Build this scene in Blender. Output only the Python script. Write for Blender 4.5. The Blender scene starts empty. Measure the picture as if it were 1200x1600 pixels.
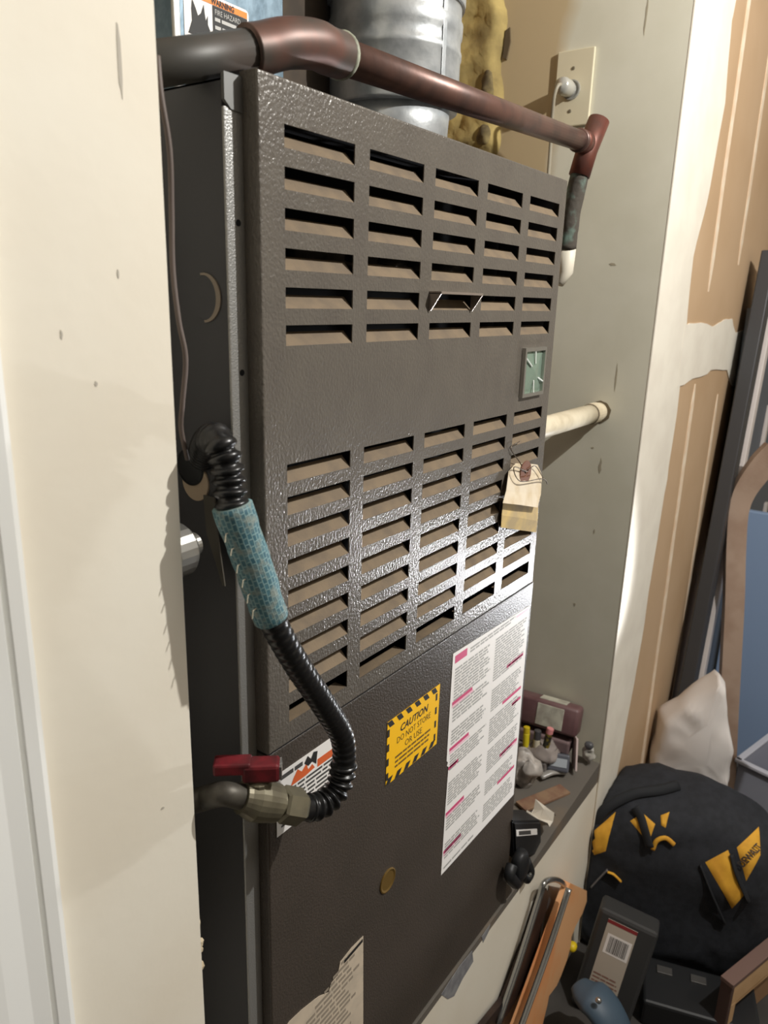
import bpy, bmesh, math, random
from mathutils import Vector, Matrix, noise
from mathutils.bvhtree import BVHTree
random.seed(7)
SC = bpy.context.scene
COL = SC.collection

# ---------------------------------------------------------------- camera
cam = bpy.data.cameras.new('camera')
cam.sensor_fit = 'VERTICAL'; cam.sensor_height = 36; cam.sensor_width = 27
cam.lens = 26.205
cam.clip_start = 0.02
cam.dof.use_dof = True; cam.dof.focus_distance = 0.85; cam.dof.aperture_fstop = 9.0
camo = bpy.data.objects.new('camera', cam); COL.objects.link(camo)
camo.matrix_world = Matrix(((0.58367, 0.20760, -0.78501, -0.4342),
                            (-0.81154, 0.18161, -0.55536, -0.43),
                            (0.02727, 0.96121, 0.27448, 1.0143),
                            (0, 0, 0, 1)))
SC.camera = camo
# ---------------------------------------------------------------- world, lamps, exposure
w = bpy.data.worlds.new('world'); SC.world = w; w.use_nodes = True
w.node_tree.nodes['Background'].inputs[0].default_value = (1.0, 0.95, 0.90, 1)
w.node_tree.nodes['Background'].inputs[1].default_value = 0.09
def point(name, loc, power, rgb, r):
    l = bpy.data.lights.new(name, 'POINT'); l.energy = power; l.color = rgb; l.shadow_soft_size = r
    o = bpy.data.objects.new(name, l); COL.objects.link(o); o.location = loc
    return o
point('garage_bulb', (0.62, -0.92, 1.80), 82, (1.0, 0.985, 0.945), 0.014)
def area(name, loc, rot, power, rgb, sx, sy):
    l = bpy.data.lights.new(name, 'AREA'); l.shape = 'RECTANGLE'; l.size = sx; l.size_y = sy; l.energy = power; l.color = rgb
    o = bpy.data.objects.new(name, l); COL.objects.link(o); o.location = loc; o.rotation_euler = rot
    return o
area('ceiling_fill', (0.6, -1.9, 2.5), (0, 0, 0), 14, (1.0, 0.93, 0.85), 1.2, 0.3)  # added soft fill light from above, not a real fixture
SC.view_settings.view_transform = 'Standard'; SC.view_settings.look = 'None'
SC.view_settings.gamma = 1; SC.view_settings.use_curve_mapping = False
SC.view_settings.exposure = 0.0

# ---------------------------------------------------------------- materials
def lin(c):
    return tuple((x/255/12.92 if x/255 <= 0.04045 else ((x/255+0.055)/1.055)**2.4) for x in c)
MATS = {}
def M(name, rgb, rough=0.6, metal=0.0, rgb2=None, nscale=8, lo=0.4, hi=0.65, bump=0, bscale=200, stretch=None, spec=0.5,
      emit=None, trans=0, alpha=1, detail=4):
    if name in MATS: return MATS[name]
    m = bpy.data.materials.new(name); m.use_nodes = True; MATS[name] = m
    nt = m.node_tree; N = nt.nodes; L = nt.links
    b = N['Principled BSDF']
    c = (*lin(rgb), 1)
    b.inputs['Base Color'].default_value = c
    b.inputs['Roughness'].default_value = rough
    b.inputs['Metallic'].default_value = metal
    b.inputs['Specular IOR Level'].default_value = spec
    b.inputs['Transmission Weight'].default_value = trans
    b.inputs['Alpha'].default_value = alpha
    tc = None
    def coord():
        nonlocal tc
        if tc is None:
            g = N.new('ShaderNodeNewGeometry'); mp = N.new('ShaderNodeMapping')
            L.new(g.outputs['Position'], mp.inputs['Vector'])
            if stretch: mp.inputs['Scale'].default_value = stretch
            tc = mp
        return tc.outputs['Vector']
    if rgb2:
        n = N.new('ShaderNodeTexNoise'); n.inputs['Scale'].default_value = nscale; n.inputs['Detail'].default_value = detail
        L.new(coord(), n.inputs['Vector'])
        r = N.new('ShaderNodeValToRGB')
        r.color_ramp.elements[0].position = lo; r.color_ramp.elements[0].color = c
        r.color_ramp.elements[1].position = hi; r.color_ramp.elements[1].color = (*lin(rgb2), 1)
        L.new(n.outputs['Fac'], r.inputs['Fac']); L.new(r.outputs['Color'], b.inputs['Base Color'])
    if bump:
        n = N.new('ShaderNodeTexNoise'); n.inputs['Scale'].default_value = bscale; n.inputs['Detail'].default_value = 2
        L.new(coord(), n.inputs['Vector'])
        bp = N.new('ShaderNodeBump'); bp.inputs['Strength'].default_value = bump; bp.inputs['Distance'].default_value = 0.002
        L.new(n.outputs['Fac'], bp.inputs['Height']); L.new(bp.outputs['Normal'], b.inputs['Normal'])
    if emit:
        b.inputs['Emission Color'].default_value = (*lin(rgb), 1); b.inputs['Emission Strength'].default_value = emit
    return m
CREAM = M('cream_wall_paint', (238, 231, 215), 0.7, rgb2=(233, 224, 206), nscale=5, bump=0.10, bscale=90)
WHITE_TRIM = M('white_trim_paint', (236, 236, 232), 0.35)
RETURN = M('alcove_wall_paint', (226, 216, 190), 0.8, rgb2=(214, 203, 176), nscale=6, bump=0.08, bscale=80)
PAPER_TAN = M('bare_drywall_paper', (196, 166, 132), 0.85, rgb2=(188, 157, 122), nscale=4)
MUD = M('joint_compound', (238, 231, 216), 0.85, rgb2=(230, 222, 207), nscale=12)
SCREWMUD = M('thin_joint_compound', (232, 206, 176), 0.9, rgb2=(240, 224, 200), nscale=25)
CONCRETE = M('garage_concrete', (70, 66, 62), 0.9, rgb2=(56, 53, 50), nscale=6, bump=0.2, bscale=60)
SHELFTOP = M('platform_top_grey', (104, 98, 90), 0.7, rgb2=(126, 108, 88), nscale=7, lo=0.5, hi=0.7)
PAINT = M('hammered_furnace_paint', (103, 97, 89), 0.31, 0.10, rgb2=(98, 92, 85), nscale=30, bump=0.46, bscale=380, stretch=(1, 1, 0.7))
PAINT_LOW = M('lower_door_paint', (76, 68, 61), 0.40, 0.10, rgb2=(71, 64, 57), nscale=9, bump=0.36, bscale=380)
CABINET = M('dark_cabinet_paint', (78, 78, 81), 0.55, 0.2, bump=0.05, bscale=300)
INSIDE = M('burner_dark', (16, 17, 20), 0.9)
STRIP = M('silvery_strip_paint', (168, 167, 164), 0.36, 0.55, bump=0.28, bscale=600)
BLADE = M('dusty_blade', (126, 109, 87), 0.75, 0.1, rgb2=(110, 96, 79), nscale=40, bump=0.1, bscale=300)
STEEL = M('galvanised_steel', (196, 199, 200), 0.38, 0.55, rgb2=(170, 174, 176), nscale=45, bump=0.10, bscale=160)
STEELBLUE = M('plenum_galvanised', (120, 138, 150), 0.45, 0.7, rgb2=(98, 116, 128), nscale=60, bump=0.15, bscale=90)
SHADEBROWN = M('shade_brown', (78, 66, 54), 0.9, rgb2=(62, 54, 46), nscale=20)  # dark brown that paints the shade beside the vent pipe
COPPER = M('aged_copper', (112, 82, 72), 0.40, 0.40, rgb2=(90, 70, 64), nscale=28, bump=0.06, bscale=120)
COPPER_DARK = M('dark_oxidised_copper', (72, 70, 66), 0.5, 0.2, rgb2=(80, 70, 64), nscale=18, lo=0.45, hi=0.7)
VERDI = M('verdigris', (84, 78, 70), 0.8, 0.1, rgb2=(124, 150, 138), nscale=45, lo=0.5, hi=0.75, bump=0.4, bscale=150)
SOLDER = M('pale_solder', (176, 178, 158), 0.6, 0.2, rgb2=(120, 120, 104), nscale=80)
BLACKRUB = M('black_coated_hose', (26, 26, 27), 0.30, spec=0.5)
BLACK = M('black_plastic', (30, 31, 33), 0.5)
BLACKSOFT = M('black_nylon', (38, 40, 46), 0.85, rgb2=(30, 32, 37), nscale=60, bump=0.15, bscale=300)
BRASS = M('dull_brass', (126, 120, 100), 0.45, 0.5, rgb2=(106, 100, 84), nscale=40)
PIPEGREY = M('grey_iron', (92, 88, 80), 0.5, 0.5, rgb2=(70, 66, 60), nscale=60)
RED = M('red_dip', (120, 30, 38), 0.5, rgb2=(70, 22, 26), nscale=50)
ZINC = M('bright_zinc', (190, 188, 182), 0.3, 0.85)
CHROME = M('worn_chrome', (176, 176, 174), 0.25, 0.9)
PLATE = M('ivory_plate', (214, 204, 176), 0.4)
GREYPLUG = M('grey_plug', (150, 148, 140), 0.35)
CORDGREY = M('grey_cord', (150, 142, 124), 0.5)
PVC = M('dusty_white_pipe', (226, 214, 188), 0.5, rgb2=(200, 186, 158), nscale=26)
MANILA = M('aged_tag_card', (222, 208, 184), 0.8, rgb2=(206, 186, 152), nscale=35)
MANILA_DARK = M('stained_tag_card', (180, 158, 116), 0.85, rgb2=(216, 186, 118), nscale=30)
RUST = M('rusty_grommet', (122, 82, 64), 0.7, 0.2)
YELLOW = M('yellow_sticker', (255, 196, 8), 0.5)
INK = M('black_ink', (30, 28, 26), 0.6)
INKSOFT = M('brown_print', (112, 84, 20), 0.6)
GREYPRINT = M('grey_print', (168, 166, 162), 0.6)
WHITEPAPER = M('white_paper', (240, 236, 232), 0.55)
OLDPAPER = M('old_label_paper', (206, 190, 168), 0.7, rgb2=(192, 178, 158), nscale=40)
MAGENTA = M('magenta_print', (206, 70, 118), 0.55)
PINKPRINT = M('pale_pink_print', (240, 190, 204), 0.55)
ORANGE = M('orange_print', (240, 134, 32), 0.5)
ORANGERED = M('flame_print', (216, 100, 50), 0.5)
YELLOWFOAM = M('yellow_fibreglass', (186, 164, 104), 0.95, rgb2=(140, 122, 78), nscale=14, lo=0.45, hi=0.7, bump=0.8, bscale=60)
SOOT = M('burnt_insulation', (92, 80, 58), 0.95, rgb2=(140, 124, 82), nscale=40)
BAGYELLOW = M('bag_yellow', (226, 168, 52), 0.8, rgb2=(206, 148, 44), nscale=30)
WOODORANGE = M('orange_wood', (232, 178, 128), 0.55, rgb2=(234, 152, 92), nscale=9, lo=0.45, hi=0.62, stretch=(1, 1, 0.5))
PINE = M('pale_wood', (206, 170, 128), 0.6, rgb2=(190, 152, 110), nscale=9)
RUSTBROWN = M('brown_blade', (66, 50, 42), 0.5, 0.3, rgb2=(48, 36, 32), nscale=20)
BLUEGREY = M('slate_blue_grip', (66, 84, 100), 0.5)
RAILDARK = M('charcoal_rail', (70, 70, 72), 0.5, 0.3)
RAILMID = M('grey_rail_face', (112, 110, 108), 0.5, 0.3)
RAILWHITE = M('pale_edge', (222, 212, 206), 0.5)
PANELDARK = M('slate_panel', (92, 100, 112), 0.5)
BENTWOOD = M('bent_plywood', (176, 152, 134), 0.55, rgb2=(160, 134, 116), nscale=12)
WHITESACK = M('white_sack', (226, 220, 216), 0.6)
CLEARGREY = M('frosted_tub', (168, 170, 182), 0.35, alpha=1)
MAROON = M('maroon_vinyl', (112, 84, 84), 0.5, rgb2=(96, 66, 68), nscale=20)
PALELABEL = M('worn_label', (190, 188, 172), 0.6, rgb2=(158, 152, 140), nscale=45)
GREYBAG = M('grey_plastic_bag', (158, 148, 142), 0.35, rgb2=(132, 124, 120), nscale=30)
GREENGLASS = M('mirror_green_glass', (140, 160, 144), 0.14, 0.35)
TAN_DISC = M('tan_disc', (186, 166, 142), 0.7)

def tape_mat():
    m = bpy.data.materials.new('woven_teal_tape'); m.use_nodes = True
    nt = m.node_tree; N = nt.nodes; L = nt.links; b = N['Principled BSDF']
    uv = N.new('ShaderNodeTexCoord')
    br = N.new('ShaderNodeTexBrick')
    br.inputs['Scale'].default_value = 100.0
    br.inputs['Brick Width'].default_value = 0.52; br.inputs['Row Height'].default_value = 0.40
    br.inputs['Mortar Size'].default_value = 0.06; br.inputs['Mortar Smooth'].default_value = 0.4
    br.inputs['Color1'].default_value = (*lin((54, 96, 110)), 1); br.inputs['Color2'].default_value = (*lin((76, 120, 132)), 1)
    br.inputs['Mortar'].default_value = (*lin((122, 154, 156)), 1)
    L.new(uv.outputs['UV'], br.inputs['Vector'])
    n = N.new('ShaderNodeTexNoise'); n.inputs['Scale'].default_value = 110; n.inputs['Detail'].default_value = 5
    g = N.new('ShaderNodeNewGeometry'); L.new(g.outputs['Position'], n.inputs['Vector'])
    r = N.new('ShaderNodeValToRGB'); r.color_ramp.elements[0].position = 0.50; r.color_ramp.elements[1].position = 0.64
    L.new(n.outputs['Fac'], r.inputs['Fac'])
    mx = N.new('ShaderNodeMixRGB'); mx.inputs['Color2'].default_value = (*lin((128, 140, 134)), 1)
    L.new(r.outputs['Color'], mx.inputs['Fac']); L.new(br.outputs['Color'], mx.inputs['Color1'])
    L.new(mx.outputs['Color'], b.inputs['Base Color'])
    bp = N.new('ShaderNodeBump'); bp.inputs['Strength'].default_value = 0.5; bp.inputs['Distance'].default_value = 0.001
    L.new(br.outputs['Fac'], bp.inputs['Height']); L.new(bp.outputs['Normal'], b.inputs['Normal'])
    b.inputs['Roughness'].default_value = 0.6
    return m
TAPE = tape_mat()

def return_mat():
    # paint on the shelf-side half of the return wall, bare drywall paper deeper in the alcove
    m = bpy.data.materials.new('return_wall_finish'); m.use_nodes = True
    nt = m.node_tree; N = nt.nodes; L = nt.links; b = N['Principled BSDF']; b.inputs['Roughness'].default_value = 0.8
    g = N.new('ShaderNodeNewGeometry'); s = N.new('ShaderNodeSeparateXYZ'); L.new(g.outputs['Position'], s.inputs[0])
    n = N.new('ShaderNodeTexNoise'); n.inputs['Scale'].default_value = 9; L.new(g.outputs['Position'], n.inputs['Vector'])
    a = N.new('ShaderNodeMath'); a.operation = 'MULTIPLY_ADD'; a.inputs[1].default_value = 0.07
    L.new(n.outputs['Fac'], a.inputs[0]); L.new(s.outputs['Y'], a.inputs[2])
    mr = N.new('ShaderNodeMapRange'); mr.inputs['From Min'].default_value = 0.245; mr.inputs['From Max'].default_value = 0.275
    L.new(a.outputs[0], mr.inputs['Value'])
    n2 = N.new('ShaderNodeTexNoise'); n2.inputs['Scale'].default_value = 7; n2.inputs['Detail'].default_value = 6; L.new(g.outputs['Position'], n2.inputs['Vector'])
    r2 = N.new('ShaderNodeValToRGB'); r2.color_ramp.elements[0].position = 0.35; r2.color_ramp.elements[1].position = 0.7
    r2.color_ramp.elements[0].color = (*lin((206, 202, 183)), 1); r2.color_ramp.elements[1].color = (*lin((217, 213, 196)), 1)
    L.new(n2.outputs['Fac'], r2.inputs['Fac'])
    mx = N.new('ShaderNodeMixRGB'); mx.inputs['Color2'].default_value = (*lin((190, 170, 134)), 1)
    L.new(mr.outputs[0], mx.inputs['Fac']); L.new(r2.outputs['Color'], mx.inputs['Color1']); L.new(mx.outputs['Color'], b.inputs['Base Color'])
    return m
RETURN_MIX = return_mat()

# ---------------------------------------------------------------- mesh helpers
WPOS = {}
def link(name, me, mat, parent, base, smooth=False):
    o = bpy.data.objects.new(name, me); COL.objects.link(o)
    if mat: me.materials.clear(); me.materials.append(mat)
    place(o, parent, base)
    if smooth:
        for p in me.polygons: p.use_smooth = True
    return o
def place(o, parent, base):
    WPOS[o.name] = Vector(base)
    if parent:
        o.parent = parent; o.location = Vector(base) - WPOS[parent.name]
    else:
        o.location = base
def obj(name, bm, mat, parent=None, smooth=False, recalc=True):
    if recalc: bmesh.ops.recalc_face_normals(bm, faces=bm.faces)
    lo = [min(v.co[i] for v in bm.verts) for i in range(3)]; hi = [max(v.co[i] for v in bm.verts) for i in range(3)]
    base = Vector(((lo[0]+hi[0])/2, (lo[1]+hi[1])/2, lo[2]))
    for v in bm.verts: v.co -= base
    me = bpy.data.meshes.new(name); bm.to_mesh(me); bm.free()
    return link(name, me, mat, parent, base, smooth)
def tag(o, label=None, cat=None, group=None, kind=None):
    if label: o['label'] = label
    if cat: o['category'] = cat
    if group: o['group'] = group
    if kind: o['kind'] = kind
    return o
def thing(name, loc, label, cat, group=None):
    o = bpy.data.objects.new(name, None); COL.objects.link(o); o.empty_display_size = 0.05
    o.location = loc; WPOS[o.name] = Vector(loc)
    return tag(o, label, cat, group)
def box(bm, a, b, bev=0.0, seg=2):
    vs = [bm.verts.new((x, y, z)) for x in (a[0], b[0]) for y in (a[1], b[1]) for z in (a[2], b[2])]
    F = [(0, 1, 3, 2), (4, 6, 7, 5), (0, 4, 5, 1), (2, 3, 7, 6), (0, 2, 6, 4), (1, 5, 7, 3)]
    fs = [bm.faces.new([vs[i] for i in f]) for f in F]
    if bev:
        es = list({e for f in fs for e in f.edges})
        bmesh.ops.bevel(bm, geom=es, offset=bev, segments=seg, affect='EDGES', profile=0.5)
    return bm
def BX(a, b, bev=0.0, seg=2): return box(bmesh.new(), a, b, bev, seg)
def obox(bm, c, ax, h, bev=0.0):
    """box with centre c, three axes and half sizes h"""
    ax = [Vector(a).normalized() for a in ax]; c = Vector(c)
    vs = [bm.verts.new(c + ax[0]*h[0]*i + ax[1]*h[1]*j + ax[2]*h[2]*k) for i in (-1, 1) for j in (-1, 1) for k in (-1, 1)]
    F = [(0, 1, 3, 2), (4, 6, 7, 5), (0, 4, 5, 1), (2, 3, 7, 6), (0, 2, 6, 4), (1, 5, 7, 3)]
    fs = [bm.faces.new([vs[i] for i in f]) for f in F]
    if bev:
        bmesh.ops.bevel(bm, geom=list({e for f in fs for e in f.edges}), offset=bev, segments=2, affect='EDGES', profile=0.5)
    return bm
def spline(P, n=12):
    P = [Vector(p) for p in P]; Q = [2*P[0]-P[1]] + P + [2*P[-1]-P[-2]]; out = []
    for i in range(1, len(Q)-2):
        for k in range(n):
            t = k/n; a, b, c, d = Q[i-1:i+3]
            out.append(0.5*((2*b)+(-a+c)*t+(2*a-5*b+4*c-d)*t*t+(-a+3*b-3*c+d)*t**3))
    out.append(P[-1]); return out
def resample(P, step):
    L = [0]
    for a, b in zip(P, P[1:]): L.append(L[-1]+(b-a).length)
    n = max(2, int(L[-1]/step)); out = []; j = 0
    for i in range(n+1):
        s = L[-1]*i/n
        while j < len(L)-2 and L[j+1] < s: j += 1
        t = (s-L[j])/max(1e-9, L[j+1]-L[j]); out.append(P[j].lerp(P[j+1], t))
    return out, L[-1]
def tube(bm, P, R, seg=16, cap=True, squash=1.0):
    P = [Vector(p) for p in P]
    if not isinstance(R, (list, tuple)): R = [R]*len(P)
    uvl = bm.loops.layers.uv.verify()
    t0 = (P[1]-P[0]).normalized(); up = Vector((0, 0, 1)) if abs(t0.z) < 0.9 else Vector((1, 0, 0))
    u = t0.cross(up).normalized(); rings = []; prev = t0; ln = 0; LL = []
    for i, p in enumerate(P):
        if i: ln += (p-P[i-1]).length
        LL.append(ln)
        t = (P[min(i+1, len(P)-1)]-P[max(i-1, 0)])
        t = t.normalized() if t.length > 1e-9 else prev
        u = (prev.rotation_difference(t) @ u); u = (u - t*u.dot(t)).normalized(); prev = t
        v = t.cross(u)
        rings.append([bm.verts.new(p + (u*math.cos(2*math.pi*k/seg)+v*squash*math.sin(2*math.pi*k/seg))*R[i]) for k in range(seg)])
    for i in range(len(P)-1):
        for k in range(seg):
            f = bm.faces.new((rings[i][k], rings[i][(k+1) % seg], rings[i+1][(k+1) % seg], rings[i+1][k]))
            uv = [(k/seg, LL[i]), ((k+1)/seg, LL[i]), ((k+1)/seg, LL[i+1]), (k/seg, LL[i+1])]
            for l, q in zip(f.loops, uv): l[uvl].uv = (q[1], q[0]*0.1)
    if cap:
        bm.faces.new(rings[0][::-1]); bm.faces.new(rings[-1])
    return bm
def TB(P, R, seg=16, cap=True, squash=1.0): return tube(bmesh.new(), P, R, seg, cap, squash)
def lathe(bm, p, axis, prof, seg=32, cap=True):
    """prof: list of (distance along axis, radius)"""
    p = Vector(p); a = Vector(axis).normalized(); up = Vector((0, 0, 1)) if abs(a.z) < 0.9 else Vector((1, 0, 0))
    u = a.cross(up).normalized(); v = a.cross(u); rings = []
    for d, r in prof:
        rings.append([bm.verts.new(p+a*d+(u*math.cos(2*math.pi*k/seg)+v*math.sin(2*math.pi*k/seg))*max(r, 1e-5)) for k in range(seg)])
    for i in range(len(prof)-1):
        for k in range(seg):
            bm.faces.new((rings[i][k], rings[i][(k+1) % seg], rings[i+1][(k+1) % seg], rings[i+1][k]))
    if cap: bm.faces.new(rings[0][::-1]); bm.faces.new(rings[-1])
    return bm
def LA(p, axis, prof, seg=32, cap=True): return lathe(bmesh.new(), p, axis, prof, seg, cap)
class Flat:
    """a plane with origin o, axes ex, ez and outward normal n, for flat print and labels"""
    def __init__(s, o, ex=(1, 0, 0), ez=(0, 0, 1), n=(0, -1, 0)):
        s.o = Vector(o); s.ex = Vector(ex); s.ez = Vector(ez); s.n = Vector(n)
    def p(s, x, z, d=0): return s.o + s.ex*x + s.ez*z + s.n*d
    def quad(s, bm, x0, z0, x1, z1, d): bm.faces.new([bm.verts.new(s.p(x, z, d)) for x, z in ((x0, z0), (x1, z0), (x1, z1), (x0, z1))])
    def poly(s, bm, pts, d): bm.faces.new([bm.verts.new(s.p(x, z, d)) for x, z in pts])
    def prism(s, bm, pts, d0, d1):
        a = [bm.verts.new(s.p(x, z, d0)) for x, z in pts]; b = [bm.verts.new(s.p(x, z, d1)) for x, z in pts]
        bm.faces.new(a[::-1]); bm.faces.new(b); n = len(pts)
        for i in range(n): bm.faces.new((a[i], a[(i+1) % n], b[(i+1) % n], b[i]))
        return bm
    def text(s, name, body, x, z, size, mat, parent, d, width=None, bold=0.0, align='LEFT', shear=0):
        cu = bpy.data.curves.new(name, 'FONT'); cu.body = body; cu.size = size; cu.align_x = align; cu.resolution_u = 2
        cu.offset = bold; cu.shear = shear
        to = bpy.data.objects.new(name+'_curve', cu); COL.objects.link(to)
        bpy.context.view_layer.update()
        me = bpy.data.meshes.new_from_object(to.evaluated_get(bpy.context.evaluated_depsgraph_get()))
        bpy.data.objects.remove(to)
        xs = [v.co.x for v in me.vertices]; k = 1.0
        if width and max(xs) > min(xs): k = width/(max(xs)-min(xs))
        bm = bmesh.new(); bm.from_mesh(me)
        for v in bm.verts: v.co = s.p(x+v.co.x*k, z+v.co.y, d)
        return obj(name, bm, mat, parent, recalc=False)
def text_rows(fl, bm, x0, x1, z0, z1, rows, d, fill=0.55, ragged=0.15, word=0.012):
    h = (z1-z0)/rows
    for r in range(rows):
        zt = z1-h*r; xe = x1-(x1-x0)*random.random()*ragged
        x = x0
        while x < xe:
            wl = word*(0.5+random.random()*1.3)
            fl.quad(bm, x, zt-h*fill, min(x+wl, xe), zt, d); x += wl+word*0.16
def noisy(bm, amp, freq, seed=0):
    bm.normal_update()
    for v in bm.verts:
        n = noise.noise_vector(v.co*freq+Vector((seed, seed*1.7, -seed)))
        v.co += n*amp
    return bm
def blob(bm, c, ax, h, e=2.6, amp=0.0, freq=20, nu=28, nv=18, seed=0):
    """super-ellipsoid; ax are three axes, h half sizes"""
    ax = [Vector(a).normalized() for a in ax]; c = Vector(c); rows = []
    sp = lambda q: math.copysign(abs(q)**(2/e), q)
    for j in range(nv+1):
        ph = -math.pi/2+math.pi*j/nv; row = []
        for i in range(nu):
            th = 2*math.pi*i/nu
            q = (sp(math.cos(ph))*sp(math.cos(th)), sp(math.cos(ph))*sp(math.sin(th)), sp(math.sin(ph)))
            p = c + ax[0]*h[0]*q[0] + ax[1]*h[1]*q[1] + ax[2]*h[2]*q[2]
            if amp: p += noise.noise_vector(p*freq+Vector((seed, 0, seed)))*amp
            row.append(p)
        if j in (0, nv): rows.append([bm.verts.new(row[0])])
        else: rows.append([bm.verts.new(p) for p in row])
    for j in range(nv):
        A, B = rows[j], rows[j+1]
        for i in range(nu):
            k = (i+1) % nu
            if len(A) == 1: bm.faces.new((A[0], B[k], B[i]))
            elif len(B) == 1: bm.faces.new((A[i], A[k], B[0]))
            else: bm.faces.new((A[i], A[k], B[k], B[i]))
    return bm
DOOR = Flat((0, 0, 0)); WALL = Flat((0, 0, 0))
RET = Flat((1.033, 0, 0), (0, 1, 0), (0, 0, 1), (-1, 0, 0))

# ---------------------------------------------------------------- the setting
FLOOR_Z = -0.46
tag(obj('floor', BX((-3, -4, FLOOR_Z-0.05), (4.2, 0.95, FLOOR_Z)), CONCRETE), 'dark grey concrete garage floor', kind='structure')
tag(obj('ceiling', BX((-3, -4, 2.55), (4.2, 0.95, 2.60)), M('ceiling_board', (150, 142, 132), 0.9)), 'drab garage ceiling', kind='structure')
wl = tag(obj('wall_left', BX((-3, 0, FLOOR_Z), (-0.089, 0.9, 2.55)), CREAM), 'cream painted wall left of the furnace alcove', kind='structure')
wr = tag(obj('wall_right', BX((1.033, 0, FLOOR_Z), (4.2, 0.9, 2.55)), RETURN_MIX), 'drywall right of the alcove, painted return and bare paper front', kind='structure')
tag(obj('wall_back', BX((-0.089, 0.82, -0.02), (1.033, 0.9, 2.55)), PAPER_TAN), 'back wall of the furnace alcove', kind='structure')
tag(obj('wall_far', BX((4.15, -4, FLOOR_Z), (4.2, 0.0, 2.55)), CREAM), 'far end wall of the garage', kind='structure')
tag(obj('wall_front', BX((-3, -4.05, FLOOR_Z), (4.2, -4.0, 2.55)), CREAM), 'wall behind the viewer', kind='structure')
# platform under the furnace: front face flush with the wall, grey top slightly rising to the right
bm = bmesh.new(); box(bm, (-0.089, 0.0, FLOOR_Z), (1.033, 0.82, -0.014))
wlow = tag(obj('wall_platform', bm, CREAM), 'cream front of the raised platform under the furnace', kind='structure')
bm = bmesh.new()
prof = [(-0.089, 0.0), (0.60, 0.0), (1.033, 0.034)]
lo = [(x, -0.014) for x, z in prof]
pts = lo + prof[::-1]
Flat((0, 0.0, 0)).prism(bm, pts, -0.82, 0.0)
plat = tag(obj('trim_platform', bm, SHELFTOP), 'grey worn top board of the furnace platform', kind='structure')
# bare grey chips where the cream paint has come off along the platform lip
for nm, P in (('paint_chip', [(0.362, -0.010), (0.385, -0.006), (0.415, -0.002), (0.458, -0.006), (0.465, -0.034), (0.43, -0.040), (0.405, -0.052), (0.384, -0.039)]),
              ('paint_chip', [(0.49, -0.004), (0.52, -0.001), (0.515, -0.014), (0.497, -0.022)])):
    obj(nm, WALL.prism(bmesh.new(), P, 0.0, 0.0006), M('bare_grey_chip', (124, 124, 128), 0.5, rgb2=(150, 150, 152), nscale=60), wlow)
# door casing at far left
bm = bmesh.new()
cas = [(-0.345, 0), (-0.345, -0.020), (-0.300, -0.020), (-0.262, -0.017), (-0.245, -0.0135), (-0.2325, -0.0135), (-0.2300, -0.0095), (-0.2275, -0.0125), (-0.219, -0.0125), (-0.2145, -0.010), (-0.2135, 0)]
fl = Flat((0, 0, 0), (1, 0, 0), (0, 1, 0), (0, 0, 1))
fl.prism(bm, cas, FLOOR_Z, 1.6)
tag(obj('trim_1', bm, WHITE_TRIM), 'white moulded door casing on the left wall', kind='structure')
# scuffs on the left wall, thin smears of grit
for i, (x, z, a, b) in enumerate(((-0.117, 1.150, 0.002, 0.022), (-0.150, 0.957, 0.0012, 0.002), (-0.128, 1.025, 0.0008, 0.003), (-0.171, 0.988, 0.001, 0.003), (-0.12, 0.62, 0.002, 0.0012))):
    P = [(x+a*math.cos(t)*(0.6+0.5*random.random()), z+b*math.sin(t)*(0.7+0.4*random.random())) for t in [k*math.pi/5 for k in range(10)]]
    obj('scuff', WALL.prism(bmesh.new(), P, 0, 0.0003), M('scuff_grey', (184, 177, 164), 0.8), wl)
# torn drywall edge crumbs
bm = bmesh.new()
for k in range(16):
    z = 0.43+0.055*random.random(); s = 0.0015+0.002*random.random()
    blob(bm, (-0.088+0.002*random.random(), 0.003+0.006*random.random(), z), ((1, 0, 0), (0, 1, 0), (0, 0, 1)), (s, s, s*1.4), 2, s*0.6, 300, 6, 4, k)
tag(obj('torn_paper_edge', bm, M('torn_drywall', (206, 190, 160), 0.9), wl), kind='stuff')
# right wall: bare paper face, joint compound
obj('drywall_face', BX((1.0335, -0.0012, FLOOR_Z), (4.14, 0.0, 2.55)), PAPER_TAN, wr)
def wavy(pts, amp=0.004, n=5, seed=0):
    out = []
    for i in range(len(pts)):
        a, b = pts[i], pts[(i+1) % len(pts)]
        for k in range(n):
            t = k/n; x = a[0]+(b[0]-a[0])*t; z = a[1]+(b[1]-a[1])*t
            if k: x += amp*noise.noise((x*9, z*9, seed)); z += amp*noise.noise((x*9, z*9, seed+5))
            out.append((x, z))
    return out
edge = [(1.305, 2.55), (1.300, 1.62), (1.285, 1.55), (1.320, 1.415), (1.290, 1.243), (1.235, 1.115), (1.255, 0.976), (1.268, 0.90), (1.272, 0.784), (1.266, 0.641), (1.245, 0.464), (1.232, 0.261), (1.187, -0.01), (1.15, -0.2), (1.12, FLOOR_Z)]
P = [(1.0325, FLOOR_Z), (1.0325, 2.55)] + wavy(edge, 0.008, 5, 1)[:-4]
obj('corner_compound', WALL.prism(bmesh.new(), P, 0.0012, 0.0035), MUD, wr)
patch = [(1.24, 0.985), (1.2764, 0.9826), (1.4811, 0.9736), (1.5731, 0.9832), (1.6899, 0.9903), (1.7546, 0.9539), (1.8912, 0.9601), (1.9003, 0.8808), (1.8844, 0.8101), (1.7973, 0.8164), (1.7212, 0.8589), (1.532, 0.8697), (1.3972, 0.8599), (1.267, 0.8505), (1.24, 0.85)]
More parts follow.
